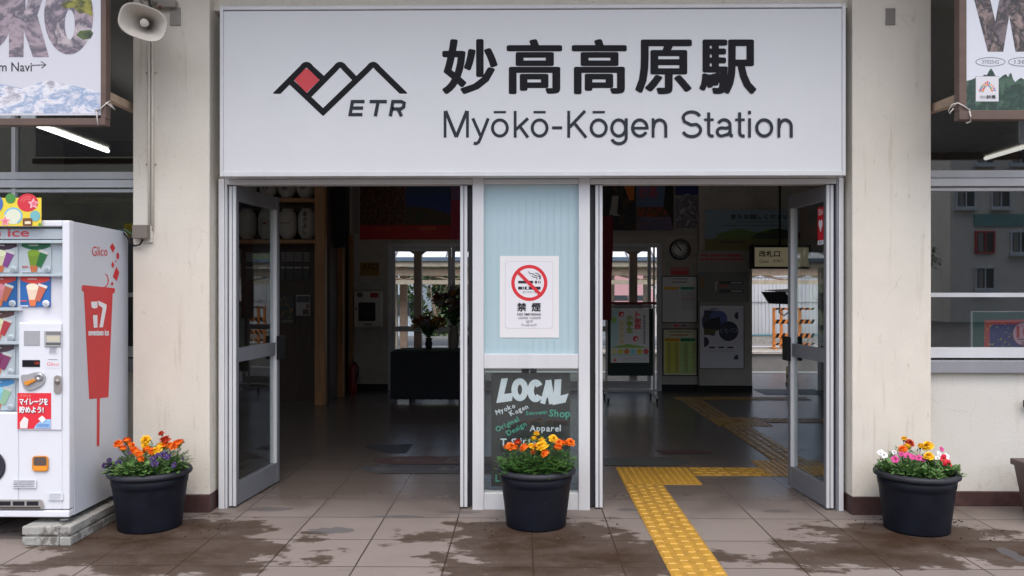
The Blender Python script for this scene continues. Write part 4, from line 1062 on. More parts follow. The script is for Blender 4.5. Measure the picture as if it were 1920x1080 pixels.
# right edge: planter and wall bracket
m = MB(); x0 = atz(1904, 968).x; 
m.hexa([(x0+.05, 5.22, 0), (x0+.6, 5.22, 0), (x0+.6, 5.5, 0), (x0+.05, 5.5, 0), (x0, 5.18, .35), (x0+.65, 5.18, .35), (x0+.65, 5.54, .35), (x0, 5.54, .35)], mat('planter_brown', (.075, .045, .04), .45, var=.2))
m.box(x0-.012, x0+.662, 5.165, 5.555, .335, .375, MATS['planter_brown'])
build_thing(m, 'planter_box', 'brown rectangular planter box at the right edge beside the maroon skirting', 'planter', bevel=.006)
m = MB(); p = at(1913, 756, YW); m.box(p.x, p.x+.13, YW-.05, YW-.03, p.z+.012, p.z+.026, M_black); m.box(p.x, p.x+.016, YW-.05, YW-.03, p.z-.02, p.z+.012, M_black); m.box(p.x+.005, p.x+.13, YW-.05, YW-.03, p.z-.03, p.z-.018, M_black); m.box(p.x+.10, p.x+.13, YW-.03, YW-.0005, p.z-.02, p.z+.02, M_black)
build_thing(m, 'wall_hook', 'small black metal loop fixed to the cream wall below the right window', 'hook', bevel=.002)

# ================================================================== FLOWER POTS
ZS = .335
def pot(i, label):
    x, y = POTS[i]
    P = thing('flower_pot', label, 'flower pot', (x, y, 0), 'black plastic pots of flowers')
    return P
pot_lab = ['black plastic pot of orange and purple flowers beside the vending machine',
           'black plastic pot of orange and yellow marigolds before the centre panel',
           'black plastic pot of pink, red and white flowers before the right pier']
body = MB()
body.lathe([(.17, .0), (.188, .0), (.19, .012), (.196, .07), (.219, .255), (.2205, .27), (.2245, .275), (.230, .33), (.222, .33), (.205, .26), (.2, .2), (0, .2)], (0, 0, 0), M_pot, 56)
rim = MB()
rim.lathe([(.222, .326), (.238, .328), (.249, .334), (.252, .346), (.248, .358), (.237, .364), (.225, .364), (.219, .350), (.222, .326)], (0, 0, 0), M_potrim, 56)
soil = MB(); n = 40; r = random.Random(3); vv = [Vector((0, 0, ZS+.012))]
for k in range(1, 7):
    for j in range(n): a = 2*pi*j/n; q = .223*k/6; vv.append(Vector((q*cos(a), q*sin(a), ZS+r.uniform(-.008, .012)*(k < 6)-.002*k)))
soil.add(vv, [(0, 1+j, 1+(j+1) % n) for j in range(n)]+[(1+(k-1)*n+j, 1+k*n+j, 1+k*n+(j+1) % n, 1+(k-1)*n+(j+1) % n) for k in range(1, 6) for j in range(n)], M_soil)
for k in range(150):
    a = r.uniform(0, 2*pi); q = .21*sqrt(r.random()); soil.ball((q*cos(a), q*sin(a), ZS+.004), (r.uniform(.003, .008), r.uniform(.003, .008), r.uniform(.003, .006)), M_soil, 5, 4)
proto = None
pots = []
for i in range(3):
    P = pot(i, pot_lab[i]); pots.append(P)
    if i == 0:
        kids = []
        for nm, mb in (('pot_body', body), ('pot_rim', rim), ('soil', soil)):
            o = bpy.data.objects.new(nm, None)
            bpy.data.objects.remove(o)
            for k in range(len(mb.v)): mb.v[k] = tuple(Vector(mb.v[k])+Vector((POTS[0][0], POTS[0][1], 0)))
            kids.append(mb.build(nm, P))
    else:
        for k in kids:
            c = k.copy(); C.objects.link(c); c.parent = P; c.rotation_euler.z = (0, 1.9, 4.0)[i]

def petal(mb, base, dirv, up, L_, w, m, curl=.3, n=3):
    """a petal or leaf blade as a bent strip"""
    d = dirv.normalized(); sd_ = d.cross(up).normalized(); u = sd_.cross(d).normalized(); vv = []
    for i in range(n+1):
        t = i/n; ww = w*(.35+1.3*t-1.25*t**3.2) if i < n else w*.35
        c = base+d*L_*t+u*(L_*curl*(t-t*t*1.2))
        vv += [c-sd_*ww/2, c+sd_*ww/2]
    mb.add(vv, [(2*i, 2*i+1, 2*i+3, 2*i+2) for i in range(n)], m, True)
def marigold(m, seed):
    r = random.Random(seed); mb = MB(); R0 = .024
    for ring, (k, el, s_, z) in enumerate(((11, 5, 1., 0), (11, 25, .95, .004), (9, 45, .8, .008), (7, 62, .6, .010), (5, 78, .45, .011))):
        for j in range(k):
            a = 2*pi*(j+.5*(ring % 2))/k+r.uniform(-.15, .15); e = radians(el+r.uniform(-8, 8))
            d = Vector((cos(a)*cos(e), sin(a)*cos(e), sin(e)))
            petal(mb, Vector((d.x*.004, d.y*.004, z)), d, Vector((0, 0, 1)) if el < 70 else Vector((cos(a), sin(a), .2)), R0*s_*r.uniform(.9, 1.08), .018, m, r.uniform(-.1, .45))
    mb.ball((0, 0, .004), (.019, .019, .011), m, 10, 6)
    mb.lathe([(0, -.018), (.006, -.014), (.009, 0), (.004, .004), (0, .004)], (0, 0, 0), M_stem, 8)
    return mb
def petunia(m, seed):
    r = random.Random(seed); mb = MB(); n = 30; vv = []; rr = [(.004, -.026), (.006, -.012), (.013, -.003), (.025, .002), (.033, -.001)]
    for q, z in rr:
        for j in range(n):
            a = 2*pi*j/n; w = 1+(.14*abs(cos(2.5*a))+r.uniform(-.03, .03)-.09)*(q > .02); vv.append(Vector((q*w*cos(a), q*w*sin(a), z+(.004*sin(5*a+1)+r.uniform(-.002, .002))*(q > .02))))
    mb.add(vv, [(k*n+j, k*n+(j+1) % n, (k+1)*n+(j+1) % n, (k+1)*n+j) for k in range(4) for j in range(n)], m, True)
    mb.lathe([(0, -.012), (.005, -.01), (.005, -.004), (0, -.002)], (0, 0, 0), mat('throat', (.28, .22, .06), .6), 8)
    return mb
bloom_mesh = {}
def bloom(kind, m, seed):
    k = (kind, m.name, seed % 2)
    if k not in bloom_mesh:
        o = (marigold if kind == 'm' else petunia)(m, seed % 2+3).build('bloom', None, origin=(0, 0, 0)); bloom_mesh[k] = o.data; bpy.data.objects.remove(o)
    return bloom_mesh[k]
def foliage(kind, base, tips, rad, h, nleaf, seed):
    """stems to every bloom and a cloud of small leaves round them (base coordinates are local)"""
    r = random.Random(seed); mb = MB()
    for t in tips:
        mid = t*.5+Vector((r.uniform(-.01, .01), r.uniform(-.01, .01), .01)); mb.tube([Vector((t.x*.12, t.y*.12, 0)), mid, t-Vector((0, 0, .012))], .0026, M_stem, 5, .0016)
    for k in range(7):
        a = r.uniform(0, 2*pi); q = rad*r.uniform(.4, .95); mb.tube([Vector((0, 0, 0)), Vector((q*.5*cos(a), q*.5*sin(a), h*.5)), Vector((q*cos(a), q*sin(a), h*r.uniform(.45, .9)))], .0026, M_stem, 5, .0012)
    for k in range(nleaf):
        a = r.uniform(0, 2*pi); q = rad*r.random()**.55; z = h*(1-.55*(q/rad)**2)*(r.random()**.6)
        p = Vector((q*cos(a), q*sin(a), z)); out = Vector((cos(a)*r.uniform(.3, 1), sin(a)*r.uniform(.3, 1), r.uniform(-.25, .8)))+Vector((r.uniform(-.6, .6), r.uniform(-.6, .6), 0))
        if kind == 'm':                                   # feathered leaf: midrib with paired narrow leaflets
            d = out.normalized(); L_ = r.uniform(.03, .052); s_ = d.cross(Vector((0, 0, 1))).normalized()
            for t in (.25, .5, .75):
                for sg in (-1, 1): petal(mb, p+d*L_*t, d*.6+s_*sg, Vector((0, 0, 1)), L_*.48, .0075, M_leaf, r.uniform(-.2, .3), 2)
            petal(mb, p+d*L_*.6, d, Vector((0, 0, 1)), L_*.55, .008, M_leaf, .1, 2)
        else:
            petal(mb, p, out, Vector((0, 0, 1)), r.uniform(.032, .055), r.uniform(.022, .034), M_leaf2, r.uniform(-.3, .4), 3)
    return mb
nplant = 0
def plant(pi_, dx, dy, kind, label, blooms, rad=.075, h=.085, nleaf=70, cat=None):
    h *= 1.5 if kind == 'm' else 1.55; nleaf = int(nleaf*1.9); rad *= 1.08
    """blooms: (px, py, petal material, size, tilt) as the photograph shows them"""
    global nplant; nplant += 1
    x, y = POTS[pi_][0]+dx, POTS[pi_][1]+dy; base = Vector((x, y, ZS))
    T = thing('marigold_plant' if kind == 'm' else 'petunia_plant', label, cat or ('marigold' if kind == 'm' else 'petunia'), base, 'plants in the black pots')
    tips = []; r = random.Random(nplant*11)
    for k, (px, py, m, s_, d) in enumerate(blooms):
        p = at(px, py, y+d)-base; tips.append(p)
        o = bpy.data.objects.new('bloom', bloom(kind, m, nplant+k)); C.objects.link(o); o.parent = T; o.location = p
        if kind == 'm': o.rotation_euler = (radians(r.uniform(8, 42)), radians(r.uniform(-18, 18)), r.uniform(0, 6)); sc_ = s_*1.15
        else: o.rotation_euler = (radians(r.uniform(30, 75)), radians(r.uniform(-30, 30)), radians(r.uniform(-40, 40))); sc_ = s_*.70
        o.scale = (sc_, sc_, sc_)
    foliage(kind, base, tips, rad, h, nleaf, nplant).build('foliage', None, origin=(0, 0, 0)).parent = T
# pot beside the vending machine
plant(0, -.10, .02, 'm', 'deep orange marigold at the left of the pot by the vending machine', [(222, 834, M_or, 1.05, -.03), (238, 829, M_or, 1.1, .02), (231, 843, M_or, 1.0, -.06), (246, 836, M_or, .8, .0)], .085, .10, 60)
plant(0, .03, .10, 'm', 'yellow marigold with one rust bud at the back of the left pot', [(274, 826, M_ye, 1.1, .02), (272, 836, M_ye, .8, 0), (303, 814, M_rd, .75, .03), (300, 838, M_ye, 1.0, -.08)], .09, .12, 60)
plant(0, .0, -.07, 'm', 'light orange marigold at the front of the pot by the vending machine', [(253, 847, M_or, 1.15, -.02), (261, 853, M_or, .9, -.05), (276, 846, M_or, 1.0, 0), (287, 848, M_or, .95, 0), (295, 846, M_ye, 1.05, 0), (263, 862, M_or, .8, -.06)], .075, .075, 55)
plant(0, .13, .03, 'm', 'red orange marigold at the right of the pot by the vending machine', [(311, 827, M_rd, 1.2, .02), (319, 837, M_or, .95, 0), (326, 839, M_or, .9, -.02), (333, 834, M_or, 1.2, 0), (338, 831, M_or, .95, .02), (309, 838, M_or, .9, .0)], .085, .10, 60)
plant(0, -.185, -.06, 'p', 'purple petunia hanging over the left rim beside the vending machine', [(203, 870, M_pu, .95, -.02), (197, 873, M_pu, .85, 0), (222, 867, M_pu, .95, -.03), (205, 863, M_pu, .7, 0)], .055, .06, 34)
plant(0, .06, -.13, 'p', 'purple petunia at the front of the pot by the vending machine', [(287, 859, M_pu, 1.05, -.02), (290, 869, M_pu, 1.0, -.04), (308, 853, M_pu, 1.0, 0), (316, 857, M_pu, .9, 0), (326, 872, M_pu, .85, -.02), (296, 852, M_pu, .7, .0)], .08, .06, 60)
plant(0, .17, -.06, 'p', 'leafy petunia without open flowers at the right rim of the left pot', [(343, 860, M_pu, .4, 0)], .055, .08, 38)
plant(0, -.06, -.15, 'p', 'green leafy petunia low at the left front of the left pot', [(243, 849, M_pu, .45, .02)], .07, .06, 60)
# pot before the centre panel
plant(1, -.13, .0, 'm', 'orange marigold at the left of the pot below the chalk lettering', [(957, 839, M_or, 1.05, -.02), (964, 841, M_or, .95, -.04), (971, 832, M_rd, 1.05, .02), (949, 841, M_or, .8, 0)], .09, .085, 75)
plant(1, -.05, -.08, 'm', 'orange and gold marigold left of the middle in the centre pot', [(984, 841, M_or, 1.05, -.02), (996, 839, M_ye, .95, 0), (1006, 838, M_or, .95, .02)], .085, .075, 70)
plant(1, .0, .08, 'm', 'tall yellow marigold at the back of the centre pot', [(1006, 815, M_ye, .9, .03), (1001, 824, M_ye, .75, .02), (1016, 828, M_ye, .9, 0), (999, 849, M_or, .6, -.1)], .09, .14, 80)
plant(1, .03, -.11, 'm', 'large yellow marigold with an orange flower at the front middle of the centre pot', [(1017, 839, M_ye, 1.35, 0), (1023, 852, M_or, 1.0, -.03)], .085, .07, 75)
plant(1, .09, .05, 'm', 'yellow marigold standing right of the middle in the centre pot', [(1037, 824, M_ye, 1.0, 0)], .09, .11, 75)
plant(1, .15, -.02, 'm', 'orange marigold with four flowers at the right of the centre pot', [(1046, 842, M_or, 1.1, -.05), (1048, 831, M_or, .85, 0), (1057, 833, M_or, .9, 0), (1069, 831, M_or, 1.0, .02)], .085, .085, 75)
plant(1, -.15, -.09, 'm', 'dark green marigold with no open flower at the left front rim of the centre pot', [], .06, .06, 45)
plant(1, .11, -.13, 'm', 'dark green marigold with no open flower at the right front rim of the centre pot', [], .07, .06, 50)
# pot before the right pier
plant(2, -.17, .0, 'p', 'white petunia at the left rim of the pot before the right pier', [(1651, 849, M_wh, .85, 0), (1658, 853, M_wh, .9, -.02), (1655, 846, M_wh, .7, .02), (1677, 848, M_wh, .7, .05)], .06, .06, 36)
plant(2, -.05, .08, 'm', 'rust red marigold with a yellow flower behind the pink petunia', [(1695, 824, M_ye, .75, .02), (1705, 832, M_rd, .95, 0), (1693, 844, M_or, 1.0, -.08), (1701, 839, M_ye, .8, -.02)], .08, .09, 60)
plant(2, .05, .09, 'm', 'bright yellow marigold with three flowers in the pot before the right pier', [(1740, 838, M_ye, 1.2, 0), (1726, 838, M_ye, .9, .02), (1741, 857, M_ye, 1.05, -.16)], .09, .08, 60)
plant(2, -.08, -.08, 'p', 'pink petunia at the front of the pot before the right pier', [(1678, 861, M_pk, 1.0, -.03), (1702, 854, M_pk, 1.05, 0), (1710, 856, M_pk, .9, 0), (1722, 858, M_pk, .9, 0), (1690, 851, M_pk, .7, .03), (1731, 860, M_pk, .8, .02)], .085, .065, 75)
plant(2, .17, -.05, 'p', 'crimson petunia at the right of the pot before the right pier', [(1771, 862, M_cr, 1.6, 0), (1779, 870, M_cr, 1.2, -.02)], .065, .05, 45)
plant(2, .15, .09, 'p', 'white and pale pink petunia at the right back of the right pot', [(1762, 851, M_wh, .95, 0), (1775, 855, M_wh, .9, 0), (1757, 858, M_wh, .8, -.03), (1766, 842, M_pk, .75, .02)], .06, .06, 36)
plant(2, .0, -.14, 'p', 'broad leafed green petunia at the front rim of the pot before the right pier', [], .065, .05, 55)
# crumbs of soil on the paving
r = random.Random(21); mb = MB()
for i, (x, y) in enumerate(POTS):
    for k in range(70):
        a = r.uniform(0, 2*pi); q = .2+abs(r.gauss(0, .13)); px_, py_ = x+q*cos(a)*1.25, y+q*sin(a)*.9
        if py_ > 5.5 or (px_ < xv1+.02 and py_ > 4.7): continue
        s_ = r.uniform(.002, .007); mb.ball((px_, py_, s_*.3), (s_*r.uniform(.8, 1.6), s_, s_*.7), M_soil, 5, 4)
tag(mb.build('soil_crumbs', origin=(0, 0, 0)), 'dark crumbs of soil scattered on the paving round the three pots', 'soil', kind='stuff')

# ================================================================== INSIDE THE HALL
# paper lanterns on the shelves
M_lan = mat('lantern_paper', (.40, .38, .35), .8, var=.06, vscale=5); M_lk = flat((30, 28, 28))
def lantern(px, row, txt, label):
    zb = Z(447 if row == 0 else 369, YS); y = YS+.15; c = Vector((X(px, y), y, zb))
    T = thing('paper_lantern', label, 'lantern', c, 'paper lanterns on the shop shelves')
    m = MB(); H = .40; R = .117; n = 24; prof = [(.05, 0), (.075, .012)]
    for k in range(1, 24): t = k/24; prof.append(((R*(1-abs(2*t-1)**4.2)**.42)*(1+.012*(k % 2))+.0, .012+t*(H-.024)))
    prof += [(.075, H-.012), (.05, H)]
    prof = [(max(q, .05), z) for q, z in prof]
    m.lathe(prof, c, M_lan, n); bd = m.build('shade', T)
    m = MB(); m.lathe([(.052, -.004), (.056, -.002), (.056, .014), (.052, .016)], c, M_darkwood, 20); m.lathe([(.052, H-.016), (.056, H-.012), (.056, H+.004), (.052, H+.006)], c, M_darkwood, 20); m.build('end_ring', T)
    if txt:
        m = MB(); wr = lambda a_, b_: c+Vector((R*1.03*sin(a_/R), -R*1.03*cos(a_/R), b_))
        A = Art(m, wr, FRONT, .003)
        if txt == 'crest':
            A.stroke(arc(0, .20, .055, .06, 0, 180, 14), .006, M_lk); A.poly([(-.03, .19), (-.018, .215), (0, .222), (.02, .215), (.03, .19)], flat((110, 30, 30))); A.rect(-.05, .165, .05, .172, M_lk)
        elif txt == 'mark':
            A.rect(-.07, .20, -.01, .21, M_lk); A.text('山', .0, .185, .04, .225, M_lk)
        else:
            n = len(txt); hh = .30/max(n, 1) if n > 1 else .085
            top = .36 if n > 1 else .185
            for i, ch in enumerate(txt):
                w_ = min(.05, hh*.75) if n > 1 else .085
                A.text(ch, -w_/2, top-hh*(i+.95), w_/2, top-hh*(i+.12), M_lk, heavy=(.0012, .0012))
        m.build('brush_lettering', bd)
lantern(464, 0, '', 'plain paper lantern, leftmost of the lower shelf behind the open door glass')
lantern(501, 0, 'crest', 'paper lantern with a red mountain crest under an arch on the lower shelf')
lantern(540, 0, 'mark', 'paper lantern with a small sideways mark on the lower shelf')
lantern(576, 0, 'まさよし', 'paper lantern with one column of black brush letters on the lower shelf')
lantern(466, 1, '', 'plain paper lantern at the left end of the upper shelf')
lantern(503, 1, '作', 'paper lantern with the character 作 on the upper shelf')
lantern(538, 1, '里', 'paper lantern with the character 里 on the upper shelf')
lantern(573, 1, '原', 'paper lantern with the character 原 next to the timber post on the upper shelf')
# cards and posters below the shelf
r = random.Random(4); yc = YS+.28
for row, (y0_, y1_) in enumerate(((473, 490), (500, 524))):
    for k, (a_, c_) in enumerate(((462, 475), (486, 501), (504, 519), (528, 534), (536, 550), (552, 566), (569, 580))):
        m = MB(); p0, p1 = at(a_, y1_, yc), at(c_, y0_, yc); g = (.26, .08)[row]
        m.box(p0.x, p1.x, yc, yc+.006, p0.z, p1.z, mat('card_grey_%d' % row, (g, g*.98, g), .6, var=.1)); 
        A = Art(m, plane(yc), FRONT, .0006); A.lines(a_+1, y0_+1, c_-1, y1_-1, 5, flat((60, 58, 60)), .4, k+row*9)
        if row: A.rect(a_, y0_+3.5, c_, y0_, flat((150, 150, 152)))
        tag(m.build('hanging_card'), ('pale' if row == 0 else 'dark')+' printed card hanging on the shop wall below the lanterns', 'card', ('pale' if row == 0 else 'dark')+' cards on the shop wall')
def sheet(name, label, cat, Y, x0, y0, x1, y1, m, art=None, d=.006, group=None, frame=None):
    mb = MB(); p0, p1 = at(x0, y1, Y), at(x1, y0, Y); mb.box(p0.x, p1.x, Y, Y+d, p0.z, p1.z, m)
    if frame:
        w = .014; 
        for a_ in ((p0.x-w, p1.x+w, p1.z, p1.z+w), (p0.x-w, p1.x+w, p0.z-w, p0.z), (p0.x-w, p0.x, p0.z, p1.z), (p1.x, p1.x+w, p0.z, p1.z)): mb.box(a_[0], a_[1], Y-.008, Y+d, a_[2], a_[3], frame)
    if art: art(Art(mb, plane(Y), FRONT, .0008))
    return build_thing(mb, name, label, cat, group)
def p_a(A):
    A.rect(526, 600, 550, 555, photo('festival_print', [(20, 26, 40), (60, 60, 50), (30, 44, 50), (130, 96, 40), (24, 24, 30)], 14)); A.lines(527, 601, 550, 605, 2, flat((150, 140, 90)), .5, 3)
sheet('poster', 'dark colourful poster on the brown shop wall left of the pale notice', 'poster', yc, 524, 553, 552, 607, flat((50, 54, 62)), p_a)
def p_b(A):
    A.rect(556, 567, 581, 555, flat((60, 62, 70))); A.lines(557, 571, 570, 590, 6, flat((150, 146, 140)), .4, 4); A.rect(568, 590, 579, 580, flat((80, 50, 40))); A.rect(574, 578, 580, 570, flat((110, 80, 70)))
sheet('poster', 'pale notice with small pictures beside the timber post', 'poster', yc, 555, 553, 582, 592, flat((150, 148, 150)), p_b)
# AED corner
def p_c(A):
    A.text('AED', 678.5, 504.5, 708, 495, flat((60, 40, 20)), .01); A.rect(676, 506.8, 710, 506, flat((90, 60, 30)))
sheet('aed_sign', 'gold plate lettered AED on the grey wall over the cabinet', 'sign', YB-.012, 675, 492, 711, 517, mat('brass_plate', (.30, .17, .05), .4, metal=.4), p_c, .01)
m = MB(); yb_ = YB-.16; p0, p1 = at(663, 614, yb_), at(716, 546, yb_); m.box(p0.x, p1.x, yb_, YB-.001, p0.z, p1.z, mat('cabinet_white', (.58, .56, .52), .45))
CB = thing('aed_cabinet', 'white wall cabinet with a dark window and red label below the AED plate', 'cabinet', ((p0.x+p1.x)/2, yb_, p0.z)); m.build('body', CB, .02, 3)
m = MB(); A = Art(m, plane(yb_), FRONT, .001); A.rrect(672, 567, 704, 602, 2, flat((12, 12, 14))); A.poly([(680, 596), (680, 580), (688, 574), (697, 580), (697, 596)], flat((30, 30, 36))); m.build('window', CB)
m = MB(); A = Art(m, plane(yb_), FRONT, .001); A.rrect(694, 549, 709, 558, 1.5, flat((150, 20, 24))); m.build('red_label', CB)
m = MB(); A = Art(m, plane(yb_), FRONT, .001); A.disc(675, 553, 6, 4.4, flat((84, 86, 82)), 16); m.build('status_lamp', CB)
m = MB(); A = Art(m, plane(yb_), FRONT, .001); A.rect(667, 582, 669, 576, flat((50, 50, 48))); m.build('lock', CB)
m = MB(); A = Art(m, plane(yb_), FRONT, .001); A.rect(683, 609, 697, 607, flat((60, 60, 60))); m.build('small_label', CB)
FE = thing('fire_extinguisher', 'red fire extinguisher standing on the floor at the end of the timber wall', 'fire extinguisher', (X(662, 11.7), 11.7, 0))
m = MB(); c = Vector((X(662, 11.7), 11.7, 0)); m.lathe([(.05, 0), (.055, .01), (.055, .36), (.045, .41), (.018, .43), (.018, .45)], c, mat('extinguisher_red', (.16, .008, .008), .4), 18); m.build('cylinder', FE)
m = MB(); m.box(c.x-.015, c.x+.015, c.y-.06, c.y+.03, .45, .47, M_black); m.box(c.x-.01, c.x+.01, c.y-.08, c.y+.02, .485, .495, M_black); m.tube([c+Vector((.02, 0, .455)), c+Vector((.075, 0, .38)), c+Vector((.06, -.01, .2))], .01, M_black, 6); m.build('valve_handle', FE)
# red footed posters over the sliding doors
def p_d(A):
    A.rect(675, 422, 760, 340, photo('autumn_gorge_print', [(27, 21, 19), (98, 40, 24), (53, 37, 27), (151, 85, 45), (32, 32, 37)], 3.5, (7, 7, 7), 7)); A.text('信越自然郷', 702, 432, 732, 426, flat((204, 98, 72)))
    A.lines(712, 436, 725, 439, 1, flat((177, 58, 58)), .6, 2)
sheet('poster', 'autumn valley poster with a red foot at the left over the sliding doors', 'poster', YB-.02, 675, 340, 760, 449, flat((190, 24, 32)), p_d)
def p_e(A):
    A.rect(760.5, 422, 845, 340, flat((50, 69, 108))); A.rect(760.5, 400, 845, 365, photo('lake_print', [(27, 45, 106), (40, 64, 132), (29, 45, 98)], 3, (7, 7, 11))); A.poly([(760.5, 422), (760.5, 388), (790, 388), (820, 394), (845, 402), (845, 422)], photo('wooded_shore_print', [(27, 37, 24), (53, 64, 32), (85, 58, 32), (24, 29, 21)], 8)); A.text('信越自然郷', 787, 431, 817, 425, flat((230, 124, 72)))
    A.lines(796, 435, 812, 438, 1, flat((177, 58, 58)), .6, 6)
sheet('poster', 'blue lake poster with a red foot over the sliding doors', 'poster', YB-.02, 760.5, 340, 845, 449, flat((177, 16, 21)), p_e)
def p_f(A): A.rect(846, 375, 903, 340, flat((124, 85, 124))); A.poly([(846, 449), (846, 380), (870, 372), (903, 378), (903, 449)], flat((164, 32, 64)))
sheet('poster', 'pink and crimson poster partly hidden by the folded door over the sliding doors', 'poster', YB-.024, 845.5, 345, 903, 449, flat((153, 37, 72)), p_f)
sheet('notice_strip', 'tall pale blank strip on the wall left of the autumn valley poster', 'notice', YB-.012, 661, 335, 673, 438, flat((151, 143, 135)))
# flower table
FT = thing('flower_table', 'low table under a black cloth before the sliding doors', 'table', (X(800, 11), 11.1, 0))
tx0, tx1 = X(732, 10.85), X(905, 10.85)
m = MB(); zt = Z(660, 10.85)
N_ = 60; yq = 10.85
vv = []
for i in range(N_+1):
    x = tx0+(tx1-tx0)*i/N_; w = .012*sin(i*1.1)+.008*sin(i*2.7)
    vv += [Vector((x, yq-.01+w*1.2, .045)), Vector((x, yq, zt))]
m.add(vv, [(2*i, 2*i+2, 2*i+3, 2*i+1) for i in range(N_)], mat('black_cloth', (.010, .011, .016), .85, var=.3), True)
m.box(tx0, tx1, yq+.002, yq+.55, zt-.03, zt, MATS['black_cloth']); m.box(tx0, tx0+.01, yq, yq+.55, .045, zt, MATS['black_cloth']); m.box(tx1-.01, tx1, yq, yq+.55, .045, zt, MATS['black_cloth'])
m.build('cloth', FT)
m = MB(); m.box(tx0+.08, tx1, yq+.05, yq+.5, zt, zt+.018, mat('green_mat', (.022, .04, .018), .9, var=.4)); m.build('green_mat', FT)
for x in (tx0+.25, tx1-.3):
    m = MB(); m.box(x-.02, x+.02, yq+.1, yq+.14, 0, zt-.03, M_black); m.box(x-.02, x+.02, yq+.42, yq+.46, 0, zt-.03, M_black); m.build('leg', FT)
def bouquet(name, label, px, py0, spread, hgt, vase, cols, n, seed, vh, vr):
    y = 11.1; c = Vector((X(px, y), y, zt+.018)); T = thing(name, label, 'flower vase', c)
    m = MB(); m.lathe([(0, 0), (vr*.7, 0), (vr*.8, .02), (vr, vh*.5), (vr*.75, vh*.85), (vr*1.05, vh), (vr*.9, vh), (vr*.6, vh*.8), (0, vh*.8)], c, vase, 20); m.build('vase', T)
    r = random.Random(seed); st_ = MB(); heads = {}
    for k in range(n):
        a = r.uniform(0, 2*pi); e = r.uniform(.05, 1)**.7; L_ = hgt*r.uniform(.55, 1.05)
        d = Vector((cos(a)*spread*e, sin(a)*spread*.6*e, L_*(1-.35*e))); p = c+Vector((0, 0, vh*.9)); q = p+d
        st_.tube([p, p+d*.5+Vector((0, 0, .03)), q], .004, M_leaf, 5)
        for j in range(2):
            s_ = r.uniform(.2, .8); petal(st_, p+d*s_, Vector((r.uniform(-1, 1), r.uniform(-1, 1), r.uniform(-.2, .8))), Vector((6, 6, 7)), r.uniform(.06, .11), .03, mat('dark_leaf', (.018, .035, .014), .6), .2, 2)
        mm = cols[k % len(cols)]; h_ = heads.setdefault(mm, MB())
        for j in range(12):
            petal(h_, q, Vector((r.uniform(-1, 1), r.uniform(-1.2, .6), r.uniform(-.5, 1))), Vector((6, 6, 7)), r.uniform(.045, .075), .045, mm, .2, 2)
    st_.build('stems', T)
    for mm, h_ in heads.items(): h_.build('blossoms', T)
dm = mat('dusky_petal', (.10, .022, .03), .7, var=.4); pw = mat('pale_petal', (.30, .26, .27), .7); og = mat('amber_petal', (.30, .13, .02), .7, var=.3); pl_ = mat('mauve_petal', (.20, .12, .15), .7)
bouquet('tall_flower_arrangement', 'tall arrangement of dark red and pale flowers in a pale vase', 851, 0, .30, .60, mat('vase_stone', (.12, .105, .09), .5), [dm, pw, dm, og, pl_, dm], 52, 5, .32, .075)
bouquet('low_flower_arrangement', 'low arrangement of amber flowers in a dark vase left of the tall one', 804, 0, .24, .38, M_black, [og, mat('rust_petal', (.22, .06, .02), .7), og, pw], 32, 8, .15, .05)
# poster rack on casters
YR = 11.15
RK = thing('poster_rack', 'dark green poster board on a wheeled frame at the sliding doors', 'notice board', (X(1182, YR), YR, 0))
m = MB(); rx0, rx1 = X(1137, YR), X(1226, YR)
for x in (rx0, rx1): m.box(x-.012, x+.012, YR-.012, YR+.012, .07, Z(568, YR), mat('rack_tube', (.42, .42, .41), .4)); m.box(x-.012, x+.012, YR-.28, YR+.28, .055, .08, MATS['rack_tube'])
m.box(rx0, rx1, YR-.008, YR+.008, Z(734, YR), Z(730, YR), MATS['rack_tube']); m.build('stand', RK, .002)
m = MB(); m.box(rx0+.015, rx1-.015, YR-.02, YR+.005, Z(704, YR), Z(578, YR), mat('board_green', (.010, .022, .018), .7)); m.box(rx0-.03, rx1+.03, YR-.03, YR+.02, Z(571, YR), Z(566, YR), mat('red_bar', (.14, .012, .015), .5)); m.box(rx0+.01, rx1-.02, YR-.01, YR+.008, Z(577, YR), Z(572, YR), mat('strip_grey', (.22, .2, .21), .5)); m.build('board', RK)
for x in (rx0, rx1):
    for y in (-.26, .26):
        m = MB(); m.lathe([(0, -.012), (.026, -.012), (.03, -.006), (.03, .006), (.026, .012), (0, .012)], (x, YR+y, .031), M_black, 14, Matrix.Rotation(radians(90), 3, 'Y')); m.box(x-.018, x+.018, YR+y-.012, YR+y+.012, .05, .062, M_black); m.build('caster', RK)
m = MB(); yq = YR-.021; A = Art(m, plane(yq), FRONT, .001)
A.rect(1145, 680, 1217, 578, flat((235, 235, 235)))
A.poly([(1145, 652), (1145, 578), (1165, 578), (1158, 600), (1162, 625), (1156, 652)], flat((204, 235, 235))); A.disc(1151, 600, 5, 6, flat((177, 235, 138)), 16); A.poly([(1145, 652), (1160, 648), (1175, 645), (1190, 647), (1217, 652)], flat((151, 204, 85)))
for cx, cy in ((1165, 589), (1192, 635)): A.disc(cx, cy, 5.5, 5, flat((235, 50, 64)), 16); A.disc(cx+1.5, cy+1, 2.6, 2.4, flat((235, 235, 235)), 12)
A.text('ト', 1192, 596, 1200, 584, flat((235, 98, 111)), heavy=(.8, .6)); A.text('ま', 1190, 606, 1202, 597, flat((235, 98, 111)), heavy=(.8, .6)); A.text('鉄', 1190, 617, 1202, 607, flat((235, 98, 111)), heavy=(.7, .5))
for k, ch in enumerate('小学生'): A.text(ch, 1175, 601+11.5*k, 1186, 591+11.5*k, flat((151, 190, 72)), heavy=(.8, .6))
A.rect(1160, 647, 1171, 600, flat((235, 235, 217))); 
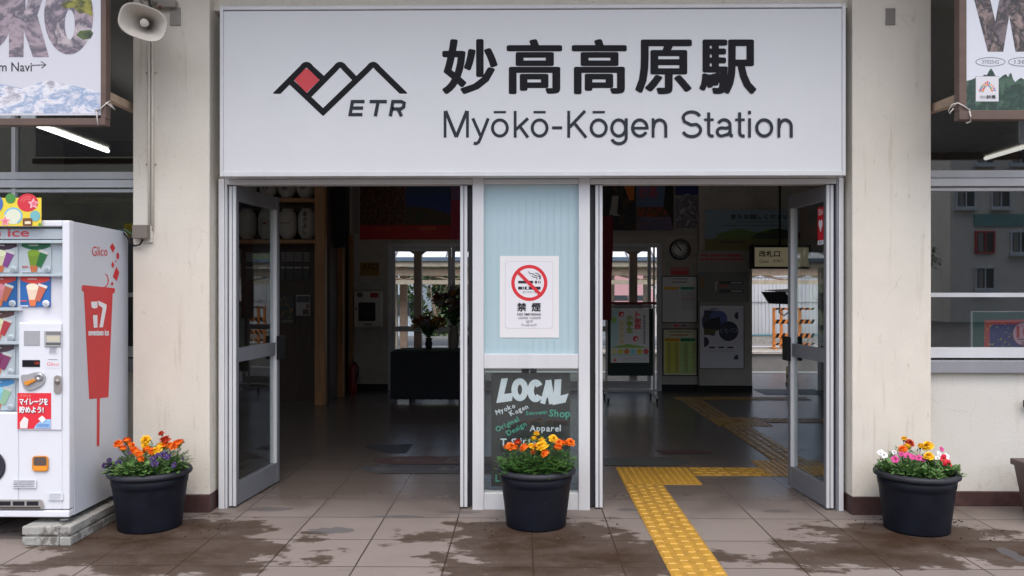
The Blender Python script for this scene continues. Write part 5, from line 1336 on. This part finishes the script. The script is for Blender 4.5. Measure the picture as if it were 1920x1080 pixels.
for k in range(4): A.text('夏休特集'[k], 1162, 610+11.4*k, 1169.5, 602+11.4*k, flat((235, 190, 85)))
for k in range(12): A.rect(1206.5, 594+4.6*k, 1209.5, 590.5+4.6*k, flat((124, 124, 132)))
for k, cc in enumerate(((235, 235, 164), (235, 230, 85), (235, 151, 85), (151, 230, 235), (235, 204, 72), (235, 98, 98))): A.disc(1151+12*k, 659, 5, 5, flat(cc), 14)
A.rect(1145, 666, 1217, 664.8, flat((124, 217, 204))); A.lines(1165, 669, 1212, 677, 3, flat((204, 204, 210)), .4, 2); A.poly([(1150, 677), (1153, 671), (1156, 677)], flat((235, 72, 58)))
m.build('poster_sheet', RK)
m = MB(); p0, p1 = at(1122, 600, 11.05), at(1149, 406, 11.05)
vv = []
for i in range(9):
    x = p0.x+(p1.x-p0.x)*i/8; 
    for z in (p0.z, (p0.z*2+p1.z)/3, (p0.z+2*p1.z)/3, p1.z): vv.append(Vector((x-.02*(z < 1.6), 11.05+.015*sin(i*1.3), z)))
m.add(vv, [(4*i+k, 4*i+4+k, 4*i+5+k, 4*i+1+k) for i in range(8) for k in range(3)], mat('banner_red', (.17, .012, .03), .75, var=.15), True)
m.box(p0.x, p1.x, 11.04, 11.06, p1.z, p1.z+.02, M_darkwood); m.tube([((p0.x+p1.x)/2, 11.05, p1.z+.02), ((p0.x+p1.x)/2, 11.05, 3.45)], .006, M_darkwood, 6)
build_thing(m, 'hanging_flag', 'narrow red cloth banner hanging beside the folded door in the right opening', 'banner')
# pictures over the right part of the wall
def p_g(A):
    A.rect(1146, 432, 1193, 340, photo('fall_night_print', [(19, 21, 29), (40, 45, 40), (27, 29, 37), (85, 64, 32), (21, 24, 27)], 6)); A.poly([(1148, 367), (1160, 367), (1157, 400), (1164, 405), (1142, 405), (1146, 385)], flat((164, 164, 159))); A.poly([(1170, 350), (1190, 345), (1188, 374), (1180, 376)], flat((204, 111, 37)))
sheet('poster', 'dark waterfall poster with orange leaves at the left over the white ledge', 'poster', YB-.02, 1120, 340, 1193, 432, flat((37, 40, 48)), p_g)
def p_h(A):
    A.rect(1194, 388, 1263, 340, flat((98, 114, 151))); A.rect(1194, 407, 1257, 388, photo('autumn_wood_print', [(98, 40, 19), (164, 72, 27), (72, 58, 29), (124, 45, 24)], 12)); A.rect(1194, 432, 1263, 407, photo('lake_mirror_print', [(58, 50, 64), (132, 79, 58), (85, 111, 164), (45, 45, 64)], 6, (7, 7, 9)))
    A.poly([(1244, 388), (1248, 345), (1263, 340), (1263, 432), (1257, 407)], flat((27, 29, 24))); A.text('妙高', 1198, 372, 1232, 348, flat((204, 58, 50)))
sheet('poster', 'autumn lake poster with red brush letters over the white ledge', 'poster', YB-.02, 1194, 340, 1263, 432, flat((85, 98, 132)), p_h)
def p_i(A):
    A.rect(1266, 366, 1334, 340, flat((40, 53, 116))); A.poly([(1266, 428), (1266, 372), (1280, 366), (1290, 363), (1300, 367), (1318, 370), (1334, 366), (1334, 428)], photo('snow_mountain_print', [(42, 42, 53), (151, 143, 153), (72, 72, 85), (204, 193, 201), (32, 32, 37)], 9, (1, 1, 1.5), 9)); A.text('冬', 1314, 352, 1322, 343, flat((235, 235, 235))); A.text('妙高', 1322, 358, 1333, 345, flat((235, 235, 235)))
sheet('poster', 'snowy mountain poster in a pale frame over the clock', 'poster', YB-.03, 1264, 338, 1337, 434, flat((164, 159, 153)), p_i)
m = MB(); p0, p1 = at(1135, 441, YB-.03), at(1310, 434, YB-.03); m.box(p0.x, p1.x, YB-.045, YB-.001, p0.z, p1.z, flat((164, 156, 148))); build_thing(m, 'poster_ledge', 'long pale ledge under the pictures right of the red flag', 'ledge')
def p_j(A):
    A.rect(1322, 448, 1500, 393, flat((143, 167, 180))); A.poly([(1322, 466), (1322, 450), (1340, 447), (1348, 438), (1368, 432), (1385, 428), (1400, 432), (1420, 436), (1440, 430), (1460, 428), (1478, 432), (1500, 438), (1500, 466)], flat((108, 138, 74))); A.poly([(1406, 447), (1420, 437), (1436, 435), (1447, 430), (1460, 428), (1474, 431), (1500, 436), (1500, 449)], flat((58, 74, 50))); A.rect(1322, 470, 1500, 448, flat((127, 122, 72)))
    A.text('またお越しください', 1371, 411, 1479, 402, flat((66, 72, 79)), heavy=(.5, .5)); A.lines(1382, 415, 1465, 418, 1, flat((98, 111, 122)), .6, 3); A.lines(1355, 422, 1470, 425, 1, flat((98, 111, 122)), .6, 4); A.lines(1350, 452, 1396, 457, 1, flat((85, 72, 58)), .8, 4)
sheet('mural_board', 'wide board with pale sky and green hills bidding visitors return over the gate', 'board', YB-.15, 1322, 393, 1500, 470, flat((124, 132, 132)), p_j)
CK = thing('wall_clock', 'round white wall clock with a black rim beside the snowy mountain poster', 'clock', at(1275.5, 468, YB-.03))
c = at(1275.5, 468, YB-.06); RX = Matrix.Rotation(radians(90), 3, 'X')
m = MB(); m.lathe([(0, -.055), (.148, -.055), (.150, .01), (.140, .016), (.134, .004)], c, M_black, 36, RX); m.build('case', CK)
m = MB(); m.lathe([(.136, .008), (0, .0085)], c, mat('dial', (.78, .78, .76), .5), 36, RX); A = Art(m, plane(YB-.0690), FRONT, .001)
for k in range(12): A.disc(1275.5+13.5*sin(k*pi/6), 468-13.5*cos(k*pi/6), 1.3, 1.3, flat((98, 98, 98)), 8)
m.build('dial', CK)
m = MB(); A = Art(m, plane(YB-.0690), FRONT, .004); A.stroke([(1278, 470), (1266.5, 456)], 1.4, M_black); A.stroke([(1277, 469), (1271, 462)], 2.2, M_black); A.disc(1275.5, 468, 1.5, 1.5, M_black, 10); m.build('hands', CK)
def p_k(A): A.lines(1260, 502, 1288, 507, 2, flat((204, 124, 124)), .6, 4); A.rect(1258, 515, 1291, 508, flat((204, 64, 72)))
sheet('small_notice', 'small red and white notice under the wall clock', 'notice', YB-.008, 1257, 500, 1292, 516, flat((164, 116, 116)), p_k)
def p_l(A):
    A.lines(1262, 522, 1290, 525, 1, flat((151, 153, 159)), .7, 5); A.lines(1260, 528, 1288, 531, 1, flat((111, 111, 116)), .7, 6); A.rect(1245, 543, 1272, 538, flat((235, 185, 66))); A.rect(1276, 543, 1302, 538, flat((58, 164, 116))); A.lines(1245, 546, 1271, 600, 16, flat((217, 217, 222)), .35, 7); A.lines(1276, 546, 1302, 582, 10, flat((177, 180, 188)), .35, 8); A.rect(1276, 561, 1302, 560, flat((235, 98, 111)))
sheet('timetable', 'white train timetable with orange and green heads in a thin frame', 'timetable', YB-.02, 1242, 519, 1306, 604, flat((235, 235, 235)), p_l, .012, frame=M_ald)
def p_m(A): A.text('割引', 1264, 613, 1275, 608, flat((235, 58, 72)), heavy=(.3, .3)); A.lines(1277, 609, 1288, 612.5, 1, flat((98, 85, 85)), .8, 2)
sheet('small_notice', 'narrow notice in red letters between the two timetables', 'notice', YB-.035, 1257, 606, 1291, 615, flat((204, 182, 185)), p_m)
def p_n(A):
    A.lines(1255, 621, 1298, 624, 1, flat((124, 124, 85)), .7, 5); A.lines(1258, 627, 1290, 630, 1, flat((204, 124, 58)), .8, 6); A.rect(1246, 700, 1274, 640, flat((235, 235, 111))); A.rect(1275.5, 700, 1303, 640, flat((204, 235, 151))); A.rect(1246, 640, 1274, 634, flat((235, 164, 45))); A.rect(1275.5, 640, 1303, 634, flat((45, 143, 103)))
    for cx in (1250, 1264, 1280, 1294): A.lines(cx, 643, cx+7, 698, 18, flat((151, 138, 85)), .45, cx)
sheet('timetable', 'yellow and green train timetable below the white one', 'timetable', YB-.02, 1244, 618, 1306, 703, flat((235, 235, 204)), p_n, .012, frame=M_ald)
YP2 = YB-.145
def p_o(A):
    A.rect(1310, 566, 1404, 510, flat((127, 127, 124))); A.lines(1313, 477, 1390, 482, 1, flat((204, 72, 77)), .8, 3); A.lines(1313, 484, 1392, 489, 1, flat((204, 72, 77)), .8, 4); A.lines(1313, 494, 1385, 507, 4, flat((164, 161, 159)), .4, 5)
    A.stroke([(1342, 545), (1342, 530), (1345, 530)], 3, flat((204, 204, 198))); A.rect(1348, 538, 1364, 535, flat((204, 98, 85))); A.rect(1348, 544, 1364, 541, flat((85, 124, 111)))
    for y_ in (529, 545): A.rect(1348, y_+4, 1394, y_-2, flat((72, 72, 72))); A.rect(1370, y_+2.5, 1391, y_-.5, flat((190, 190, 188)))
    A.rect(1311, 540, 1320, 521, flat((151, 124, 93)))
sheet('fare_map', 'grey fare map board with red heading over the bus poster', 'map board', YP2, 1309, 468, 1404, 567, flat((164, 159, 153)), p_o, .012)
def p_p(A):
    nv = flat((56, 61, 85)); A.poly([(p[0], p[1]) for p in arc(1340, 604, 24, 26, 90, 290, 20)]+[(1320, 582)], flat((85, 90, 116))); A.rect(1320, 628, 1341, 582, flat((72, 77, 93))); A.disc(1347, 598, 17, 16, flat((93, 111, 177)), 24); A.poly([(1320, 618), (1320, 605), (1332, 598), (1350, 594), (1352, 612), (1346, 620)], flat((42, 45, 53))); A.poly([(1320, 626), (1320, 616), (1344, 617), (1340, 627)], flat((98, 90, 58)))
    A.disc(1366, 621, 18.5, 18.5, nv, 30); A.text('ともバス', 1350, 624, 1384, 615, flat((164, 169, 190)), .003)
    A.poly(arc(1384, 592, 7, 7, 90, 270, 10), nv); A.poly(arc(1320, 641, 9.5, 9.5, -90, 90, 12), nv); A.poly([(1384, 674), (1384, 665), (1379, 666), (1376, 670), (1376, 674)], nv)
    A.lines(1343, 639, 1364, 642, 1, flat((204, 204, 217)), .5, 1)
    for k in range(3): A.rrect(1329+17*k, 650, 1341+17*k, 653, 1.4, flat((58, 58, 74)))
    A.lines(1329, 656, 1376, 661, 2, flat((190, 190, 204)), .5, 2)
sheet('bus_poster', 'white bus poster with navy circles in a silver frame beside the gate', 'poster', YP2, 1312, 573, 1394, 690, flat((225, 225, 235)), p_p, .014, frame=mat('snap_frame', (.24, .235, .22), .35, metal=.6))
# lit gate sign hanging before the opening
GS = thing('gate_sign', 'lit box sign lettered 改札口 hanging over the ticket gate', 'sign', at(1455, 500, 11.6))
m = MB(); p0, p1 = at(1411, 504, 11.6), at(1520, 459, 11.6); m.box(p0.x, p1.x, 11.6, 11.75, p0.z, p1.z, M_black); m.tube([((p0.x+p1.x)/2, 11.68, p1.z), ((p0.x+p1.x)/2, 11.68, 3.45)], .015, M_black, 8); m.build('case', GS)
m = MB(); A = Art(m, plane(11.6), FRONT, .002); A.rect(1415, 500, 1516, 464, mat('lit_panel', (.42, .37, .24), .5, emit=.10)); A.text('改札口', 1423.5, 481.5, 1462, 470, M_ink, heavy=(.35, .35)); A.text('Gate', 1424, 493, 1441, 486.5, flat((60, 58, 50))); A.text('剪票口', 1449, 492, 1468, 486.5, flat((60, 58, 50))); A.text('개찰구', 1480, 492, 1500, 486.5, flat((60, 58, 50)))
m.build('lit_face', GS)
# stickers on the floor
def fl(px, py): p = atz(px, py); return (p.x, p.y)
def floor_sticker(label, pts, m, extra=None, z=.0035):
    mb = MB(); A = Art(mb, lambda a_, b_: Vector((a_, b_, 0)), (0, 0, 1), z); A.poly(pts, m)
    if extra: extra(A)
    return build_thing(mb, 'floor_sticker', label, 'sticker')
sb = mat('sticker_blue', (.075, .078, .09), .5, var=.3); sr = mat('sticker_red', (.105, .058, .055), .5, var=.3); sg_ = mat('sticker_green', (.085, .095, .085), .4, var=.3); sd_m = mat('sticker_dark', (.05, .055, .065), .5, var=.3); sl_ = mat('sticker_pale', (.16, .145, .13), .5, var=.2)
def ex1(A):
    A.stroke([(-1.22, 6.87), (-.92, 6.87)], .025, sl_); A.stroke([(-1.14, 6.95), (-1.24, 6.87), (-1.14, 6.79)], .025, sl_)
    for x in (-.66, -.46): A.disc(x, 6.87, .05, .05, sl_, 8); A.disc(x, 6.93, .025, .025, sl_, 8)
    A.stroke([(-.58, 6.8), (-.54, 6.94)], .02, sl_); A.stroke([(-1.36, 6.87), (-1.19, 6.71), (-.3, 6.71)], .008, sl_)
floor_sticker('long blue arrow sticker with pale pictograms on the hall floor', [(-1.36, 6.87), (-1.19, 6.71), (-.2, 6.71), (-.2, 7.03), (-1.19, 7.03)], sb, ex1)
def ex2(A):
    A.stroke([(-1.12, 7.22), (-.8, 7.22)], .02, sl_); A.stroke([(-1.05, 7.29), (-1.13, 7.22), (-1.05, 7.15)], .02, sl_); A.stroke([(-.66, 7.14), (-.4, 7.14), (-.38, 7.30), (-.63, 7.30)], .03, sl_, True)
floor_sticker('dull red arrow sticker lying beyond the blue one', [(-1.33, 7.22), (-1.12, 7.06), (-.2, 7.06), (-.2, 7.38), (-1.12, 7.38)], sr, ex2)
floor_sticker('small dark wedge sticker beyond the red arrow on the hall floor', [fl(680, 837), fl(700, 843), fl(735, 850), fl(761, 849.5), fl(774, 833)], sd_m)
floor_sticker('faded green arrow sticker left of the yellow tactile path', [fl(1132, 873), fl(1132, 860), fl(1250, 858), fl(1296, 866), fl(1270, 873)], sg_)
floor_sticker('faded red sticker beyond the green arrow on the hall floor', [fl(1230, 845), fl(1320, 845), fl(1340, 850), fl(1245, 851)], sr)

# ================================================================== THE PLATFORMS BEYOND
M_col = mat('platform_column_brown', (.30, .21, .155), .6, var=.2); M_cream = mat('cream_paint', (.46, .40, .31), .7, var=.15); M_truss = mat('truss_tan', (.33, .25, .18), .7, var=.2)
def column(x, y, label, h=2.16, w=.065, grp='brown columns of the near platform roof'):
    m = MB(); m.box(x-w, x+w, y-w, y+w, 0, h, M_col)
    m.prism([Vector((x-w, y-.03, h-.09)), Vector((x+w, y-.03, h-.09)), Vector((x+.30, y-.03, h+.08)), Vector((x-.30, y-.03, h+.08))], (0, .06, 0), M_col)
    m.box(x-.5, x+.5, y-.06, y+.06, h+.08, h+.2, M_col)
    return tag(m.build('platform_column'), label, 'column', grp)
column(X(784, 14.2), 14.2, 'brown platform column with a flared head behind the flower arrangements')
column(X(1187, 14.2), 14.2, 'brown platform column with a flared head left of the clock')
column(X(985, 14.2), 14.2, 'brown platform column behind the frosted centre panel')
m = MB(); 
for x0_, x1_ in ((-9, 9),): m.box(x0_, x1_, 12.4, 14.7, 2.95, 3.05, M_cream); m.box(x0_, x1_, 14.12, 14.28, 2.36, 2.95, M_truss)
build_thing(m, 'near_platform_roof', 'cream roof over the near platform behind the station hall', 'roof')
# far roof: white sheet roof rising away from the eave, blue gutter, cream fascia, tan trusses, posts
def translucent_sheet():
    m = bpy.data.materials.new('translucent_roof'); m.use_nodes = True; nt = m.node_tree; b_ = nt.nodes['Principled BSDF']; b_.inputs['Base Color'].default_value = (.75, .76, .78, 1)
    t = nt.nodes.new('ShaderNodeBsdfTranslucent'); t.inputs[0].default_value = (.85, .87, .88, 1); x = nt.nodes.new('ShaderNodeMixShader'); x.inputs[0].default_value = .2
    nt.links.new(b_.outputs[0], x.inputs[1]); nt.links.new(t.outputs[0], x.inputs[2]); nt.links.new(x.outputs[0], nt.nodes['Material Output'].inputs[0]); return m
FR = thing('far_platform_roof', 'white ribbed roof on tan trusses over the far platform', 'roof', (0, 21, 0))
ye = 20.0; ze = Z(484, ye)
m = MB(); m.hexa([(-14, ye, ze), (4.2, ye, ze), (4.2, ye+3.2, ze+1.15), (-14, ye+3.2, ze+1.15), (-14, ye, ze+.03), (4.2, ye, ze+.03), (4.2, ye+3.2, ze+1.18), (-14, ye+3.2, ze+1.18)], translucent_sheet())
rb = mat('roof_rib', (.12, .12, .13), .6)
for k in range(-20, 7):
    x = k*.62; m.hexa([(x, ye, ze+.032), (x+.03, ye, ze+.032), (x+.03, ye+3.2, ze+1.182), (x, ye+3.2, ze+1.182), (x, ye, ze+.06), (x+.03, ye, ze+.06), (x+.03, ye+3.2, ze+1.21), (x, ye+3.2, ze+1.21)], rb)
m.build('roof_sheet', FR)
m = MB(); m.box(-14, 14, ye-.09, ye-.002, ze-.07, ze+.02, mat('gutter_blue', (.11, .16, .23), .5)); m.build('gutter', FR)
m = MB(); m.box(-14, 14, ye-.03, ye+.05, ze-.20, ze-.072, M_cream); m.build('fascia', FR)
m = MB(); zb_ = Z(533, ye); zt_ = Z(525, ye)
m.box(-14, 14, ye+.1, ye+.2, ze-.42, ze-.22, M_truss); m.box(-14, 14, ye+.1, ye+.24, zb_, zt_, M_cream)
for k in range(-12, 13):
    x = k*1.15
    m.tube([(x, ye+.15, ze-.4), (x+.55, ye+.15, zt_)], .03, M_truss, 6); m.tube([(x+1.1, ye+.15, ze-.4), (x+.55, ye+.15, zt_)], .025, M_truss, 6)
m.build('truss', FR)
for k, px in enumerate((757, 742, 1148, 1210, 900, 1040)):
    m = MB(); w = .09 if px == 757 else .05; m.box(X(px, 21)-w, X(px, 21)+w, 21-w, 21+w, 0, ze+.25, M_col if px == 757 else M_cream); m.build('post', FR)
# fence and buildings over there
m = MB(); z0_, z1_ = Z(628, 23), Z(500, 23); M_corr = mat('corrugated_white', (.50, .52, .55), .55, var=.08, vscale=3, stretch=(1, 1, .2), dirt=((.3, .3, .3), 5, (1, 1, .2), .55, .7, .5))
for k in range(60):
    x = X(1395, 23)+k*.1; m.box(x, x+.05, 23, 23.04, z0_, z1_, M_corr); m.box(x+.05, x+.1, 23.02, 23.06, z0_, z1_, M_corr)
for zz in (z1_-.3, z0_+.9): m.box(X(1395, 23), X(1395, 23)+6, 22.985, 22.999, zz, zz+.02, M_alg)
build_thing(m, 'corrugated_wall', 'white corrugated metal wall on the far platform seen through the gate', 'wall')
m = MB(); m.box(X(1390, 22.6), X(1395, 23)+6, 22.6, 22.8, 0, Z(629, 22.6), M_conc); m.box(X(1390, 22.6), X(1395, 23)+6, 22.585, 22.81, Z(629, 22.6), Z(626.5, 22.6), mat('teal_strip', (.10, .24, .28), .5)); build_thing(m, 'low_wall', 'low grey concrete wall at the foot of the corrugated metal wall', 'wall')
# barricade
BR = thing('barricade', 'orange and black striped barricade standing on the far platform', 'barricade', (X(1475, 20.6), 20.6, 0))
M_bo = mat('barricade_orange', (.58, .19, .03), .5, var=.15)
m = MB()
for px in (1451.5, 1465.5, 1500): m.box(X(px, 20.6)-.03, X(px, 20.6)+.03, 20.6, 20.65, 0.02, Z(577, 20.6), M_bo)
for px in (1451.5, 1500): m.box(X(px, 20.6)-.035, X(px, 20.6)+.035, 20.4, 20.85, 0, .03, M_bo)
m.build('post', BR)
for y0_, y1_ in ((577, 581), (599, 607), (625, 633.5), (643, 647)):
    m = MB(); p0, p1 = at(1450, y1_, 20.58), at(1520, y0_, 20.58); m.box(p0.x, p1.x, 20.575, 20.60, p0.z, p1.z, M_bo); A = Art(m, plane(20.575), FRONT, .001)
    for k in range(7): x_ = 1453+11*k; A.poly([(x_, y1_), (x_+5.5, y1_), (x_+9.5, y0_), (x_+4, y0_)], M_ink)
    m.build('rail', BR)
# tilted black screen on a pole by the gate
TS = thing('gate_screen', 'tilted black panel with a white edge on a pole beyond the gate', 'screen', (X(1462, 13.6), 13.6, 0))
m = MB(); yq = 13.6
m.prism([at(a_, b_, yq) for a_, b_ in ((1428.5, 547), (1472, 547), (1492, 571), (1443, 569.5))], (0, .06, 0), M_black); m.build('panel', TS)
m = MB(); m.prism([at(a_, b_, yq+.062) for a_, b_ in ((1430, 544), (1492, 541), (1492, 571), (1476, 549))], (0, .04, 0), mat('screen_white', (.6, .6, .6), .5)); m.build('casing', TS)
m = MB(); x_ = X(1490, yq); m.box(x_-.03, x_+.03, yq+.1, yq+.16, 0, Z(560, yq), M_alg); m.tube([at(1462, 570, yq+.03), at(1461, 586, yq+.05), at(1470, 592, yq+.05), at(1480, 584, yq+.05), at(1490, 575, yq+.1)], .012, M_alg, 6); m.build('pole', TS)
m = MB(); p = atz(1481, 722); m.box(p.x-.02, p.x+.12, p.y, p.y+.12, 0, .28, mat('bollard_yellow', (.45, .26, .05), .5)); m.box(p.x-.03, p.x+.13, p.y-.01, p.y+.13, 0, .03, M_black); m.box(p.x-.021, p.x+.121, p.y-.002, p.y+.122, .10, .16, M_black); build_thing(m, 'low_bollard', 'low yellow and black bollard on the platform beyond the gate', 'bollard')
# houses and trees beyond the far platform
def house(x0, x1, y, h, wall, roof, label):
    H = thing('house', label, 'house', ((x0+x1)/2, y+2, 0)); m = MB(); m.box(x0, x1, y, y+5, -1.1, h, wall); m.build('wall', H)
    m = MB(); m.prism([Vector((x0-.3, y-.3, h)), Vector((x0-.3, y+5.3, h)), Vector((x0-.3, y+2.5, h+1.4))], (x1-x0+.6, 0, 0), roof); m.build('roof', H)
    k = max(2, int((x1-x0)/1.6))
    for i in range(k):
        xx = x0+(x1-x0)*(i+.5)/k; m = MB(); m.box(xx-.4, xx+.4, y-.04, y-.001, .3, 1.2, mat('house_window', (.05, .06, .07), .15)); m.build('window', H)
house(X(1140, 34), X(1215, 34), 34, .85, flat((190, 190, 194)), flat((150, 110, 112)), 'white house with a pinkish roof behind the far platform')
house(X(735, 36), X(790, 36), 36, 2.6, flat((170, 180, 190)), flat((90, 96, 104)), 'pale blue house with a grey roof left beyond the far platform')
house(X(1218, 40), X(1330, 40), 40, 2.2, flat((200, 200, 200)), flat((120, 120, 124)), 'white house with a grey roof right beyond the far platform')
def tree(x, y, h, rad, mm, n, seed, label, grp='trees beyond the far platform', z0=-1.1):
    T = thing('tree', label, 'tree', (x, y, z0)); r = random.Random(seed)
    if grp: T['group'] = grp
    m = MB(); m.tube([(x, y, z0), (x+.1, y, z0+h*.3), (x-.05, y, z0+h*.65)], .09*h/4, M_timber, 8, .03)
    for k in range(6): a = r.uniform(0, 6.3); m.tube([(x, y, z0+h*r.uniform(.25, .5)), (x+rad*.6*cos(a), y+rad*.6*sin(a), z0+h*r.uniform(.55, .85))], .03, M_timber, 5, .012)
    m.build('trunk', T); m = MB()
    cl = [(x+rad*r.uniform(-.8, .8), y+rad*r.uniform(-.8, .8), z0+h*r.uniform(.35, 1), rad*r.uniform(.25, .5)) for k in range(16)]
    for k in range(n):
        cx, cy, cz, cr = cl[k % 16]; v = Vector((r.gauss(0, 1), r.gauss(0, 1), r.gauss(0, 1))).normalized()*cr*r.random()**.4
        petal(m, Vector((cx, cy, cz))+v, Vector((r.uniform(-1, 1), r.uniform(-1, 1), r.uniform(-1, .6))), Vector((.1, 0, 1)), r.uniform(.12, .24), r.uniform(.08, .14), mm, .2, 2)
    m.build('crown', T)
tg = mat('tree_green', (.07, .14, .04), .6, var=.4, vscale=6); tg2 = mat('tree_olive', (.16, .15, .06), .6, var=.4, vscale=6); tg3 = mat('dry_reed', (.30, .24, .15), .7, var=.3, vscale=6)
tree(X(815, 27), 27, 3.6, 1.0, tg, 2200, 1, 'bright green bushy tree behind the left platform column')
tree(X(850, 29), 29, 3.9, 1.3, tg2, 2200, 2, 'olive tree behind the flower arrangements')
tree(X(900, 28), 28, 3.4, 1.2, tg, 1500, 3, 'green tree beyond the folded door edge')
tree(X(1165, 38), 38, 5.2, 1.6, tg2, 2200, 4, 'olive tree over the pinkish roof')
tree(X(1000, 30), 30, 4, 1.6, tg3, 1500, 6, 'dry brown tree behind the frosted panel')
m = MB(); m.hexa([(-60, 45, -1.1), (60, 45, -1.1), (60, 130, -1.1), (-60, 130, -1.1), (-60, 70, 4), (60, 70, 4), (60, 130, 26), (-60, 130, 26)], mat('far_wood', (.085, .11, .05), .9, var=.5, vscale=.8)); struct(m, 'hillside')

# ================================================================== ACROSS THE STREET (seen in the window glass)
m = MB(); m.hexa([(-200, -150, -1.1), (200, -150, -1.1), (200, -48, -1.1), (-200, -48, -1.1), (-200, -150, 34), (200, -150, 34), (200, -62, 10), (-200, -62, 10)], mat('wooded_slope', (.05, .052, .03), .9, var=.5, vscale=.6)); struct(m, 'hillside_across_street')
OB = thing('apartment_block', 'beige three storey block with a teal sign band mirrored in the right window', 'building', (27, -28, -.12))
mb = MB(); ox0 = 20.2; mb.box(ox0, ox0+22, -36, -28, -.12, 9.6, mat('beige_render', (.74, .67, .58), .85, var=.06)); mb.box(ox0-.2, ox0+22.2, -36.2, -27.8, 9.6, 9.9, M_conc); mb.build('wall', OB)
mb = MB(); mb.box(ox0+1.1, ox0+3.7, -27.995, -27.9, 4.42, 4.98, mat('teal_band', (.16, .34, .32), .6)); mb.build('sign_band', OB)
for fz, zz in enumerate((1.5, 3.2, 5.35, 7.4)):
    for k in range(9):
        xx = ox0+1.2+k*1.65-(.9 if fz == 2 else 0)
        if fz == 0 and k in (1,): continue
        red = (fz == 1 and k == 0)
        mb = MB(); fm = M_red if red else M_alw; ww, hh, e = .78, .92, .07
        mb.box(xx, xx+ww, -27.995, -27.93, zz, zz+hh, mat('dark_pane', (.03, .035, .04), .2))
        mb.box(xx+.08, xx+.30, -27.992, -27.925, zz+.02, zz+hh-.02, mat('curtain_grey', (.24, .23, .21), .8))
        for a_ in ((xx-e, xx, zz-e, zz+hh+e), (xx+ww, xx+ww+e, zz-e, zz+hh+e), (xx, xx+ww, zz+hh, zz+hh+e), (xx, xx+ww, zz-e, zz), (xx+ww/2-.025, xx+ww/2+.025, zz, zz+hh)): mb.box(a_[0], a_[1], -27.995, -27.88, a_[2], a_[3], fm)
        if not red: mb.box(xx-.12, xx+ww+.12, -27.99, -27.72, zz-.2, zz-e-.002, M_alw)
        mb.build('window', OB)
for k, (x_, y_, h_, rd_) in enumerate(((17.5, -27, 4.2, 1.6), (15, -30, 5, 2.0), (-14, -30, 6, 2.4))):
    tree(x_, y_, h_, rd_, tg, 1200, 30+k, ('rounded green street tree beside the beige block', 'taller green street tree further from the beige block', 'large green street tree across the road on the left')[k], 'trees across the street', -.12)
OH = thing('shop_house', 'grey two storey shop house across the street behind the camera', 'building', (-8, -30, -.12))
mb = MB(); mb.box(-16, 4, -38, -30, -.12, 6.5, mat('grey_render', (.16, .13, .10), .85, var=.08)); mb.build('wall', OH)
mb = MB(); mb.prism([Vector((-16.5, -29.5, 6.5)), Vector((-16.5, -38.5, 6.5)), Vector((-16.5, -34, 9))], (21, 0, 0), mat('dark_roof', (.06, .06, .07), .6)); mb.build('roof', OH)
for k in range(5):
    mb = MB(); mb.box(-15+4*k, -13+4*k, -29.995, -29.95, 3.6, 5.2, MATS['dark_pane']); mb.build('window', OH)
